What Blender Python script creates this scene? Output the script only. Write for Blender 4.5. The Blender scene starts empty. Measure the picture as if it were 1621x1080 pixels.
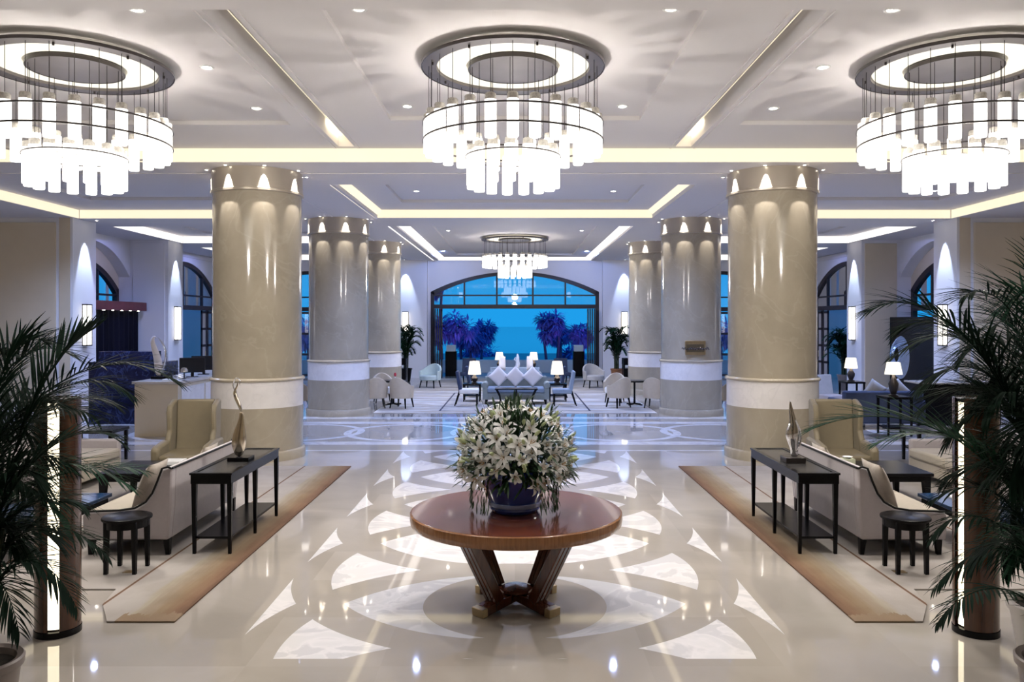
import bpy, bmesh, math, random
from mathutils import Vector, Matrix, Euler
PI = math.pi
rnd = random.Random(7)
C = bpy.context.scene.collection
F = 1280.0; CX = 815.0; CY = 510.0; H = 2.3          # focal length in pixels, vanishing point, eye height

def P(px, py, Y):                                     # world point seen at a pixel at depth Y
    return Vector(((px-CX)*Y/F, Y, H+(CY-py)*Y/F))

# ------------------------------------------------------------------ materials
def new_mat(name):
    m = bpy.data.materials.new(name); m.use_nodes = True
    nt = m.node_tree; nt.nodes.clear()
    out = nt.nodes.new('ShaderNodeOutputMaterial')
    b = nt.nodes.new('ShaderNodeBsdfPrincipled')
    nt.links.new(b.outputs[0], out.inputs[0])
    return m, nt, b, out

def simple(name, col, rough=0.5, metal=0.0, var=0.0, scale=8.0, bump=0.0, ior=1.5, coat=0.0, stretch=None, sheen=0.0, transl=0.0, bscale=None):
    m, nt, b, out = new_mat(name)
    b.inputs['Roughness'].default_value = rough
    b.inputs['Metallic'].default_value = metal
    b.inputs['IOR'].default_value = ior
    b.inputs['Coat Weight'].default_value = coat
    b.inputs['Coat Roughness'].default_value = 0.05
    if sheen: b.inputs['Sheen Weight'].default_value = sheen
    tc = nt.nodes.new('ShaderNodeTexCoord'); mp = nt.nodes.new('ShaderNodeMapping')
    nt.links.new(tc.outputs['Object'], mp.inputs[0])
    if stretch: mp.inputs['Scale'].default_value = stretch
    nz = nt.nodes.new('ShaderNodeTexNoise'); nz.inputs['Scale'].default_value = scale; nz.inputs['Detail'].default_value = 5
    nt.links.new(mp.outputs[0], nz.inputs['Vector'])
    cr = nt.nodes.new('ShaderNodeValToRGB')
    a = [max(0, c*(1-var)) for c in col]; z = [min(1, c*(1+var)) for c in col]
    cr.color_ramp.elements[0].color = (*a, 1); cr.color_ramp.elements[0].position = .3
    cr.color_ramp.elements[1].color = (*z, 1); cr.color_ramp.elements[1].position = .7
    nt.links.new(nz.outputs['Fac'], cr.inputs[0]); nt.links.new(cr.outputs[0], b.inputs['Base Color'])
    if bump:
        bp = nt.nodes.new('ShaderNodeBump'); bp.inputs['Strength'].default_value = bump; bp.inputs['Distance'].default_value = .01
        n2 = nt.nodes.new('ShaderNodeTexNoise'); n2.inputs['Scale'].default_value = bscale or scale*6
        nt.links.new(mp.outputs[0], n2.inputs['Vector']); nt.links.new(n2.outputs['Fac'], bp.inputs['Height'])
        nt.links.new(bp.outputs[0], b.inputs['Normal'])
    if transl:
        tr = nt.nodes.new('ShaderNodeBsdfTranslucent'); nt.links.new(cr.outputs[0], tr.inputs[0])
        mx = nt.nodes.new('ShaderNodeMixShader'); mx.inputs[0].default_value = transl
        nt.links.new(b.outputs[0], mx.inputs[1]); nt.links.new(tr.outputs[0], mx.inputs[2]); nt.links.new(mx.outputs[0], out.inputs[0])
    return m

def emis(name, col, strength, base=(.12,.12,.12)):
    m, nt, b, out = new_mat(name)
    b.inputs['Base Color'].default_value = (*base, 1)
    b.inputs['Emission Color'].default_value = (*col, 1)
    b.inputs['Emission Strength'].default_value = strength
    b.inputs['Roughness'].default_value = .5
    return m

def marble(name, c1, c2, vein, rough=0.12, scale=1.2, veinw=.035, joint=None, jcol=None, stretch=(1,1,1), vamt=.5):
    m, nt, b, out = new_mat(name)
    N = nt.nodes; L = nt.links
    tc = N.new('ShaderNodeTexCoord'); mp = N.new('ShaderNodeMapping'); mp.inputs['Scale'].default_value = stretch
    L.new(tc.outputs['Object'], mp.inputs[0])
    n1 = N.new('ShaderNodeTexNoise'); n1.inputs['Scale'].default_value = scale*1.6; n1.inputs['Detail'].default_value = 8; n1.inputs['Roughness'].default_value = .6
    L.new(mp.outputs[0], n1.inputs['Vector'])
    cr = N.new('ShaderNodeValToRGB'); cr.color_ramp.elements[0].color = (*c1,1); cr.color_ramp.elements[1].color = (*c2,1)
    cr.color_ramp.elements[0].position = .32; cr.color_ramp.elements[1].position = .68
    L.new(n1.outputs['Fac'], cr.inputs[0])
    n2 = N.new('ShaderNodeTexNoise'); n2.inputs['Scale'].default_value = scale; n2.inputs['Detail'].default_value = 6; n2.inputs['Distortion'].default_value = 1.6
    L.new(mp.outputs[0], n2.inputs['Vector'])
    s = N.new('ShaderNodeMath'); s.operation = 'SUBTRACT'; L.new(n2.outputs['Fac'], s.inputs[0]); s.inputs[1].default_value = .5
    a = N.new('ShaderNodeMath'); a.operation = 'ABSOLUTE'; L.new(s.outputs[0], a.inputs[0])
    r = N.new('ShaderNodeMapRange'); r.inputs['From Min'].default_value = 0; r.inputs['From Max'].default_value = veinw
    r.inputs['To Min'].default_value = vamt; r.inputs['To Max'].default_value = 0; L.new(a.outputs[0], r.inputs['Value'])
    mx = N.new('ShaderNodeMix'); mx.data_type = 'RGBA'
    L.new(r.outputs[0], mx.inputs[0]); L.new(cr.outputs[0], mx.inputs[6]); mx.inputs[7].default_value = (*vein, 1)
    L.new(mx.outputs[2], b.inputs['Base Color'])
    b.inputs['Roughness'].default_value = rough
    return m

M = {}
M['ceiling'] = simple('ceiling_paint', (.60,.575,.565), .75, var=.01, scale=1)
M['wall_white'] = simple('white_wall_paint', (.66,.65,.66), .7, var=.015, scale=1.5)
M['wall_beige'] = simple('beige_wall_panel', (.58,.49,.345), .6, var=.03, scale=2, bump=.05)
M['marble_beige'] = marble('beige_column_marble', (.31,.27,.205), (.385,.335,.255), (.46,.41,.32), rough=.11, scale=1.1, stretch=(1,1,.7), vamt=.3, veinw=.02)
M['marble_white'] = marble('white_column_marble', (.68,.65,.63), (.76,.73,.71), (.55,.53,.52), rough=.15, scale=2, vamt=.25)
M['capital'] = simple('pewter_capital', (.42,.37,.30), .28, metal=.35, var=.06, scale=2)
M['black_wood'] = simple('black_lacquered_wood', (.005,.005,.006), .24, var=.2, scale=5, ior=1.36)
M['black_inset'] = simple('dark_grey_inset_top', (.04,.038,.037), .25, var=.15, scale=4)
M['sofa_fabric'] = simple('pale_mauve_sofa_fabric', (.40,.365,.37), .85, var=.03, scale=20, bump=.15, sheen=.2, bscale=300)
M['seat_fabric'] = simple('cream_seat_fabric', (.38,.335,.265), .85, var=.04, scale=20, bump=.15, sheen=.2, bscale=300)
M['pillow'] = simple('taupe_pillow_fabric', (.29,.25,.205), .8, var=.18, scale=9, bump=.3, sheen=.2)
M['pillow_white'] = simple('white_pillow_fabric', (.75,.70,.68), .8, var=.03, scale=9, bump=.1)
M['piping'] = simple('black_piping', (.01,.01,.01), .5)
M['olive_leather'] = simple('olive_tan_upholstery', (.17,.138,.082), .55, var=.06, scale=6, bump=.1, sheen=.15)
M['olive_dark'] = simple('dark_olive_seat', (.15,.12,.07), .6, var=.08, scale=6)
M['chair_beige'] = simple('beige_tub_upholstery', (.52,.44,.33), .75, var=.05, scale=8)
M['chair_cream'] = simple('cream_chair_lining', (.72,.70,.66), .75, var=.03, scale=8)
M['teal_fabric'] = simple('pale_teal_upholstery', (.45,.55,.56), .8, var=.05, scale=8)
M['grey_fabric'] = simple('grey_upholstery', (.40,.39,.38), .8, var=.06, scale=8)
M['navy_fabric'] = simple('navy_chair_back', (.035,.05,.10), .6, var=.1, scale=8)
M['blue_grey_fabric'] = simple('blue_grey_chair_seat', (.22,.28,.36), .75, var=.08, scale=8)
M['sage_fabric'] = simple('sage_sofa_fabric', (.22,.25,.24), .75, var=.08, scale=8)
M['brass'] = simple('aged_brass', (.55,.45,.28), .28, metal=1, var=.1, scale=6)
M['silver'] = simple('polished_silver', (.72,.72,.74), .12, metal=1, var=.06, scale=7)
M['champagne'] = simple('champagne_metal', (.70,.62,.50), .2, metal=1, var=.1, scale=7)
M['bronze'] = simple('dark_bronze', (.060,.052,.05), .3, metal=.6, var=.1, scale=3)
M['ring_metal'] = simple('brushed_bronze_canopy', (.13,.115,.11), .3, metal=.7, var=.12, scale=3)
M['wire'] = simple('dark_steel_rod', (.04,.035,.035), .4, metal=.6)
M['tube_on'] = emis('frosted_glass_lit', (1,.95,.88), 1.6)
M['tube_cap'] = simple('clear_glass_rim', (.55,.52,.47), .1, var=.2, scale=60, ior=1.5)
M['cove'] = emis('cove_glow_warm', (1,.86,.62), .46)  # glow given to cove faces in place of light falling on them
M['cove_cool'] = emis('cove_glow_pale', (1,.93,.88), .75)
M['lamp_glow'] = emis('downlight_lens', (1,.93,.8), 14)
M['sconce_glow'] = emis('sconce_diffuser', (1,.94,.84), 1.6)
M['shade_glow'] = emis('lit_lampshade', (1,.88,.68), .75)
M['disc_glow'] = emis('canopy_back_glow', (1,.92,.72), .42)
M['slot_glow'] = emis('slot_tube', (1,.86,.58), 6.5)
M['slot_diffuser'] = emis('slot_diffuser', (1,.88,.62), 1.6)
M['pot_white'] = simple('white_glazed_planter', (.55,.52,.49), .35, var=.05, scale=3)
M['pot_taupe'] = simple('taupe_ceramic_pot', (.20,.165,.15), .4, var=.1, scale=4)
M['pot_terracotta'] = simple('terracotta_pot', (.30,.13,.06), .5, var=.1, scale=4)
M['soil'] = simple('potting_soil', (.02,.014,.01), .95, var=.4, scale=30, bump=.6)
M['bowl_blue'] = simple('dark_blue_bowl_reflection', (.03,.06,.32), .14, var=.3, scale=4, coat=.6)  # dark blue glaze, with the arch's blue reflection mixed into the colour
M['bowl_band'] = simple('pale_blue_glazed_band', (.30,.38,.66), .15, var=.1, scale=4, coat=.5)
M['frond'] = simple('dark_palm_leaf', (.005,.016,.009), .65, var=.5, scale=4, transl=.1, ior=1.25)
M['frond_lit'] = simple('lit_green_palm_leaf', (.010,.045,.022), .6, var=.5, scale=4, transl=.15, ior=1.3)  # brighter copy of the leaf colour for fronds catching light
M['stem'] = simple('palm_stem', (.035,.045,.02), .5, var=.4, scale=9)
M['bush_leaf'] = simple('bouquet_leaf', (.018,.05,.018), .4, var=.5, scale=14, transl=.12)
M['petal'] = simple('white_lily_petal', (.90,.91,.90), .45, var=.04, scale=20, transl=.22)
M['bud'] = simple('green_white_lily_bud', (.52,.60,.34), .45, var=.2, scale=20)
M['stamen'] = simple('lily_stamen', (.42,.22,.04), .6)
M['dark_frame'] = simple('dark_wood_window_frame', (.018,.012,.016), .5, var=.2, scale=6)
M['valance'] = simple('dark_red_wood_valance', (.10,.018,.02), .35, var=.2, scale=5)
M['curtain'] = simple('black_curtain', (.004,.004,.009), .5, var=.4, scale=6, stretch=(1,1,.1))
M['desk_top'] = simple('pale_stone_counter_top', (.55,.50,.44), .2, var=.06, scale=3)
M['blue_marble'] = marble('blue_black_marble', (.008,.009,.022), (.016,.02,.06), (.05,.075,.20), rough=.12, scale=2.5, vamt=.6)
M['black_plastic'] = simple('black_monitor_plastic', (.010,.010,.013), .3)
M['white_ceramic'] = simple('white_porcelain', (.80,.80,.78), .2)
M['green_ceramic'] = simple('pale_green_napkin_box', (.50,.52,.36), .5)
M['blue_glass_top'] = simple('blue_tinted_table_top', (.008,.03,.08), .08, ior=1.6)
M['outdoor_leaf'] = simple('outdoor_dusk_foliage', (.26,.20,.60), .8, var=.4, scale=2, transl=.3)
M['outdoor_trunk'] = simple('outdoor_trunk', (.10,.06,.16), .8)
M['terrace'] = simple('terrace_paving', (.25,.27,.30), .6, var=.1, scale=1)
M['parapet'] = simple('terrace_parapet_render', (.50,.55,.58), .7, var=.05, scale=1)
M['sea'] = simple('sea_water', (.02,.05,.09), .08, bump=.1, scale=.5)
M['silver_disc'] = simple('silver_dish_blue_light', (.42,.55,.80), .3, metal=.85, var=.1, scale=12)  # silver with blue light from its surroundings mixed into the colour
M['red'] = simple('red_flower', (.5,.02,.05), .5)
M['grille'] = simple('bronze_floor_grille', (.28,.20,.10), .35, metal=.7, var=.3, scale=60)

for k_, v_ in (('black_wood',.25),('black_inset',.3),('curtain',.05),('navy_fabric',.2),('black_plastic',.2),('frond',.3),('frond_lit',.3),('piping',.2),('blue_marble',.3),('valance',.3),('bronze',.4)):
    M[k_].node_tree.nodes['Principled BSDF'].inputs['Specular IOR Level'].default_value = v_

def wood(name, c1, c2, rough, scale=3, dir=(1,8,8), coat=.3):
    m, nt, b, out = new_mat(name); N = nt.nodes; L = nt.links
    tc = N.new('ShaderNodeTexCoord'); mp = N.new('ShaderNodeMapping'); mp.inputs['Scale'].default_value = dir
    L.new(tc.outputs['Object'], mp.inputs[0])
    nz = N.new('ShaderNodeTexNoise'); nz.inputs['Scale'].default_value = scale; nz.inputs['Detail'].default_value = 7; nz.inputs['Distortion'].default_value = .6
    L.new(mp.outputs[0], nz.inputs['Vector'])
    cr = N.new('ShaderNodeValToRGB'); cr.color_ramp.elements[0].color = (*c1,1); cr.color_ramp.elements[1].color = (*c2,1)
    cr.color_ramp.elements[0].position = .3; cr.color_ramp.elements[1].position = .7
    L.new(nz.outputs['Fac'], cr.inputs[0]); L.new(cr.outputs[0], b.inputs['Base Color'])
    b.inputs['Roughness'].default_value = rough; b.inputs['Coat Weight'].default_value = coat; b.inputs['Coat Roughness'].default_value = .06
    return m
M['mahogany_top'] = wood('mahogany_table_top', (.095,.026,.014), (.14,.042,.021), .16, scale=2, dir=(1,9,1), coat=.4)
M['mahogany_edge'] = wood('golden_mahogany_edge', (.17,.065,.02), (.26,.11,.035), .2, scale=9, dir=(6,6,.4), coat=.3)
M['mahogany_leg'] = wood('dark_mahogany_leg', (.05,.012,.006), (.10,.026,.012), .2, scale=4, dir=(5,5,1), coat=.4)
M['lamp_wood'] = wood('rosewood_lamp_shell', (.035,.013,.007), (.085,.032,.014), .18, scale=4, dir=(4,4,.5), coat=.5)

def glass_mat():
    m, nt, b, out = new_mat('window_glass'); N = nt.nodes; L = nt.links
    tr = N.new('ShaderNodeBsdfTransparent'); gl = N.new('ShaderNodeBsdfGlossy'); gl.inputs['Roughness'].default_value = .01
    fr = N.new('ShaderNodeFresnel'); fr.inputs['IOR'].default_value = 1.6
    mx = N.new('ShaderNodeMixShader'); ma = N.new('ShaderNodeMath'); ma.operation = 'MULTIPLY'; ma.inputs[1].default_value = 1.6
    L.new(fr.outputs[0], ma.inputs[0]); L.new(ma.outputs[0], mx.inputs[0]); L.new(tr.outputs[0], mx.inputs[1]); L.new(gl.outputs[0], mx.inputs[2]); L.new(mx.outputs[0], out.inputs[0])
    return m
M['glass'] = glass_mat()

def floor_mat():
    m, nt, b, out = new_mat('inlaid_marble_floor'); N = nt.nodes; L = nt.links
    def mt(op, a, bb=None, c=None):
        n = N.new('ShaderNodeMath'); n.operation = op
        for i, v in enumerate((a, bb, c)):
            if v is None: continue
            if isinstance(v, (int, float)): n.inputs[i].default_value = v
            else: L.new(v, n.inputs[i])
        return n.outputs[0]
    AND = lambda a, b_: mt('MULTIPLY', a, b_)
    OR = lambda a, b_: mt('MAXIMUM', a, b_)
    NOT = lambda a: mt('SUBTRACT', 1.0, a)
    LT = lambda a, b_: mt('LESS_THAN', a, b_)
    GT = lambda a, b_: mt('GREATER_THAN', a, b_)
    tc = N.new('ShaderNodeTexCoord'); sp = N.new('ShaderNodeSeparateXYZ'); L.new(tc.outputs['Object'], sp.inputs[0])
    X, Y = sp.outputs[0], sp.outputs[1]
    AX = mt('ABSOLUTE', X)
    def dist(x, y, cx, cy):
        dx = mt('SUBTRACT', x, cx); dy = mt('SUBTRACT', y, cy)
        return mt('SQRT', mt('ADD', mt('MULTIPLY', dx, dx), mt('MULTIPLY', dy, dy)))
    # medallion chain along the nave: rings every 1.8 m
    def fold(v, off, per):
        return mt('SUBTRACT', mt('MODULO', mt('ADD', v, 100*per-off+per/2), per), per/2)
    yf = fold(Y, 7.5, 1.8)
    band = None
    for k in (-1.8, 0, 1.8):
        d = dist(X, yf, 0, k)
        bd = AND(GT(d, 1.66), LT(d, 2.0))
        band = bd if band is None else OR(band, bd)
    inside = AND(AND(GT(Y, 5.52), LT(Y, 14.4)), LT(AX, 1.985))
    whiteA = AND(NOT(band), inside)
    disc = LT(dist(X, Y, 0, 6.6), .745)
    whiteA = AND(whiteA, NOT(disc))
    lens = AND(LT(dist(X, Y, 0, 5.7), 1.66), LT(dist(X, Y, 0, 7.5), 1.66))
    # row of rings across the hall
    xf = fold(X, 2.15, 2.2)
    yb = mt('SUBTRACT', Y, 16.9)
    wB = None
    for k in (-2.2, 0, 2.2):
        d = dist(xf, yb, k, 0)
        bd = AND(GT(d, 1.14), LT(d, 1.30))
        wB = bd if wB is None else OR(wB, bd)
    d0 = mt('ABSOLUTE', yb)
    far = AND(GT(d0, 1.35), LT(d0, 1.75))
    row = AND(GT(Y, 14.9), LT(Y, 18.9))
    wB = AND(OR(wB, far), row)
    line = AND(GT(Y, 14.42), LT(Y, 14.52))
    line2 = AND(GT(Y, 19.2), LT(Y, 19.6))
    white = OR(OR(whiteA, wB), OR(line, line2))
    nz = N.new('ShaderNodeTexNoise'); nz.inputs['Scale'].default_value = .9; nz.inputs['Detail'].default_value = 8; nz.inputs['Distortion'].default_value = .8
    L.new(tc.outputs['Object'], nz.inputs['Vector'])
    # slab-to-slab tone: one random value per 0.9 m tile
    tx = mt('FLOOR', mt('DIVIDE', X, .9)); ty = mt('FLOOR', mt('DIVIDE', Y, .9))
    cb = N.new('ShaderNodeCombineXYZ'); L.new(tx, cb.inputs[0]); L.new(ty, cb.inputs[1])
    wn = N.new('ShaderNodeTexWhiteNoise'); L.new(cb.outputs[0], wn.inputs['Vector'])
    tone = mt('ADD', mt('MULTIPLY', nz.outputs['Fac'], .8), mt('MULTIPLY', wn.outputs['Value'], .22))
    cr = N.new('ShaderNodeValToRGB'); L.new(tone, cr.inputs[0])
    cr.color_ramp.elements[0].position = .30; cr.color_ramp.elements[0].color = (.31,.28,.245,1)
    cr.color_ramp.elements[1].position = .75; cr.color_ramp.elements[1].color = (.41,.375,.335,1)
    crw = N.new('ShaderNodeValToRGB')
    n2 = N.new('ShaderNodeTexNoise'); n2.inputs['Scale'].default_value = 1.6; n2.inputs['Detail'].default_value = 9; n2.inputs['Distortion'].default_value = 2.2
    L.new(tc.outputs['Object'], n2.inputs['Vector']); L.new(n2.outputs['Fac'], crw.inputs[0])
    crw.color_ramp.elements[0].position = .44; crw.color_ramp.elements[0].color = (.60,.59,.60,1)
    crw.color_ramp.elements[1].position = .5; crw.color_ramp.elements[1].color = (.74,.72,.72,1)
    e = crw.color_ramp.elements.new(.57); e.color = (.68,.67,.67,1)
    mx = N.new('ShaderNodeMix'); mx.data_type = 'RGBA'
    L.new(white, mx.inputs[0]); L.new(cr.outputs[0], mx.inputs[6]); L.new(crw.outputs[0], mx.inputs[7])
    m2 = N.new('ShaderNodeMix'); m2.data_type = 'RGBA'; m2.blend_type = 'MULTIPLY'
    L.new(AND(lens, whiteA), m2.inputs[0]); L.new(mx.outputs[2], m2.inputs[6]); m2.inputs[7].default_value = (.80,.82,.86,1)
    L.new(m2.outputs[2], b.inputs['Base Color'])
    b.inputs['Roughness'].default_value = .035
    b.inputs['IOR'].default_value = 1.75
    return m
M['floor'] = floor_mat()

def rug_mat(side):
    m, nt, b, out = new_mat('wool_rug_brown_border'); N = nt.nodes; L = nt.links
    def mt(op, a, bb=None):
        n = N.new('ShaderNodeMath'); n.operation = op
        for i, v in enumerate((a, bb)):
            if v is None: continue
            if isinstance(v, (int, float)): n.inputs[i].default_value = v
            else: L.new(v, n.inputs[i])
        return n.outputs[0]
    tc = N.new('ShaderNodeTexCoord'); sp = N.new('ShaderNodeSeparateXYZ'); L.new(tc.outputs['Object'], sp.inputs[0])
    X, Y = sp.outputs[0], sp.outputs[1]
    u = mt('SUBTRACT', mt('MULTIPLY', X, float(side)), 2.6)       # metres from the aisle edge
    mp = N.new('ShaderNodeMapping'); mp.inputs['Scale'].default_value = (9, .7, 1); L.new(tc.outputs['Object'], mp.inputs[0])
    nz = N.new('ShaderNodeTexNoise'); nz.inputs['Scale'].default_value = 3; nz.inputs['Detail'].default_value = 5; L.new(mp.outputs[0], nz.inputs['Vector'])
    n3 = N.new('ShaderNodeTexNoise'); n3.inputs['Scale'].default_value = 2.5; n3.inputs['Detail'].default_value = 5; L.new(tc.outputs['Object'], n3.inputs['Vector'])
    jag = mt('MULTIPLY', mt('SUBTRACT', nz.outputs['Fac'], .5), .16)
    uu = mt('ADD', u, jag)
    cr = N.new('ShaderNodeValToRGB'); L.new(mt('DIVIDE', uu, .6), cr.inputs[0])
    E = cr.color_ramp.elements
    E[0].position = 0; E[0].color = (.11,.055,.028,1); E[1].position = .12; E[1].color = (.17,.095,.05,1)
    for p, c in ((.3, (.20,.135,.075)), (.52, (.24,.19,.135)), (.66, (.30,.26,.20)), (.74, (.31,.28,.255)), (1.0, (.335,.305,.28))):
        e = E.new(p); e.color = (*c, 1)
    ln = mt('MULTIPLY', mt('MULTIPLY', mt('GREATER_THAN', u, .72), mt('LESS_THAN', u, .745)), mt('GREATER_THAN', Y, 6.5))
    ln2 = mt('MULTIPLY', mt('GREATER_THAN', u, 2.2), mt('LESS_THAN', u, 2.23))
    ln = mt('MAXIMUM', ln, ln2)
    mx = N.new('ShaderNodeMix'); mx.data_type = 'RGBA'; L.new(ln, mx.inputs[0]); L.new(cr.outputs[0], mx.inputs[6]); mx.inputs[7].default_value = (.12,.06,.03,1)
    # near end: brushed tan stroke
    v = mt('ADD', mt('SUBTRACT', Y, 6.17), mt('MULTIPLY', mt('SUBTRACT', nz.outputs['Fac'], .5), .35))
    st = mt('MULTIPLY', mt('LESS_THAN', v, .16), mt('LESS_THAN', u, .46))
    mx2 = N.new('ShaderNodeMix'); mx2.data_type = 'RGBA'; L.new(st, mx2.inputs[0]); L.new(mx.outputs[2], mx2.inputs[6]); mx2.inputs[7].default_value = (.21,.145,.09,1)
    mm = N.new('ShaderNodeMix'); mm.data_type = 'RGBA'; mm.blend_type = 'MULTIPLY'; mm.inputs[0].default_value = .5
    c2 = N.new('ShaderNodeValToRGB'); c2.color_ramp.elements[0].position = .35; c2.color_ramp.elements[0].color = (.72,.70,.66,1); c2.color_ramp.elements[1].position = .6; c2.color_ramp.elements[1].color = (1,1,1,1)
    L.new(n3.outputs['Fac'], c2.inputs[0]); L.new(mx2.outputs[2], mm.inputs[6]); L.new(c2.outputs[0], mm.inputs[7])
    L.new(mm.outputs[2], b.inputs['Base Color'])
    b.inputs['Roughness'].default_value = .95
    bp = N.new('ShaderNodeBump'); bp.inputs['Strength'].default_value = .3; bp.inputs['Distance'].default_value = .01
    n4 = N.new('ShaderNodeTexNoise'); n4.inputs['Scale'].default_value = 180; L.new(tc.outputs['Object'], n4.inputs['Vector']); L.new(n4.outputs['Fac'], bp.inputs['Height']); L.new(bp.outputs[0], b.inputs['Normal'])
    return m

def lounge_rug_mat():
    m, nt, b, out = new_mat('wave_patterned_lounge_rug'); N = nt.nodes; L = nt.links
    def mt(op, a, bb=None):
        n = N.new('ShaderNodeMath'); n.operation = op
        for i, v in enumerate((a, bb)):
            if v is None: continue
            if isinstance(v, (int, float)): n.inputs[i].default_value = v
            else: L.new(v, n.inputs[i])
        return n.outputs[0]
    tc = N.new('ShaderNodeTexCoord'); sp = N.new('ShaderNodeSeparateXYZ'); L.new(tc.outputs['Object'], sp.inputs[0])
    AX = mt('ABSOLUTE', sp.outputs[0]); Y = sp.outputs[1]
    mp = N.new('ShaderNodeMapping'); mp.inputs['Scale'].default_value = (.35, 2.2, 1); L.new(tc.outputs['Object'], mp.inputs[0])
    nz = N.new('ShaderNodeTexNoise'); nz.inputs['Scale'].default_value = 1.3; nz.inputs['Detail'].default_value = 6; nz.inputs['Distortion'].default_value = 1; L.new(mp.outputs[0], nz.inputs['Vector'])
    cr = N.new('ShaderNodeValToRGB'); L.new(nz.outputs['Fac'], cr.inputs[0]); E = cr.color_ramp.elements
    E[0].position = .34; E[0].color = (.22,.20,.19,1); E[1].position = .46; E[1].color = (.42,.39,.36,1)
    for p, c in ((.52, (.34,.29,.23)), (.58, (.56,.54,.52)), (.68, (.36,.36,.37))):
        e = E.new(p); e.color = (*c, 1)
    inn = mt('MULTIPLY', mt('LESS_THAN', AX, 1.96), mt('MULTIPLY', mt('GREATER_THAN', Y, 20.75), mt('LESS_THAN', Y, 26.2)))
    core = mt('MULTIPLY', mt('LESS_THAN', AX, 1.91), mt('MULTIPLY', mt('GREATER_THAN', Y, 20.85), mt('LESS_THAN', Y, 26.1)))
    ln = mt('SUBTRACT', inn, core)
    mx = N.new('ShaderNodeMix'); mx.data_type = 'RGBA'; L.new(ln, mx.inputs[0]); L.new(cr.outputs[0], mx.inputs[6]); mx.inputs[7].default_value = (.03,.03,.05,1)
    L.new(mx.outputs[2], b.inputs['Base Color']); b.inputs['Roughness'].default_value = .9
    return m

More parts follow.
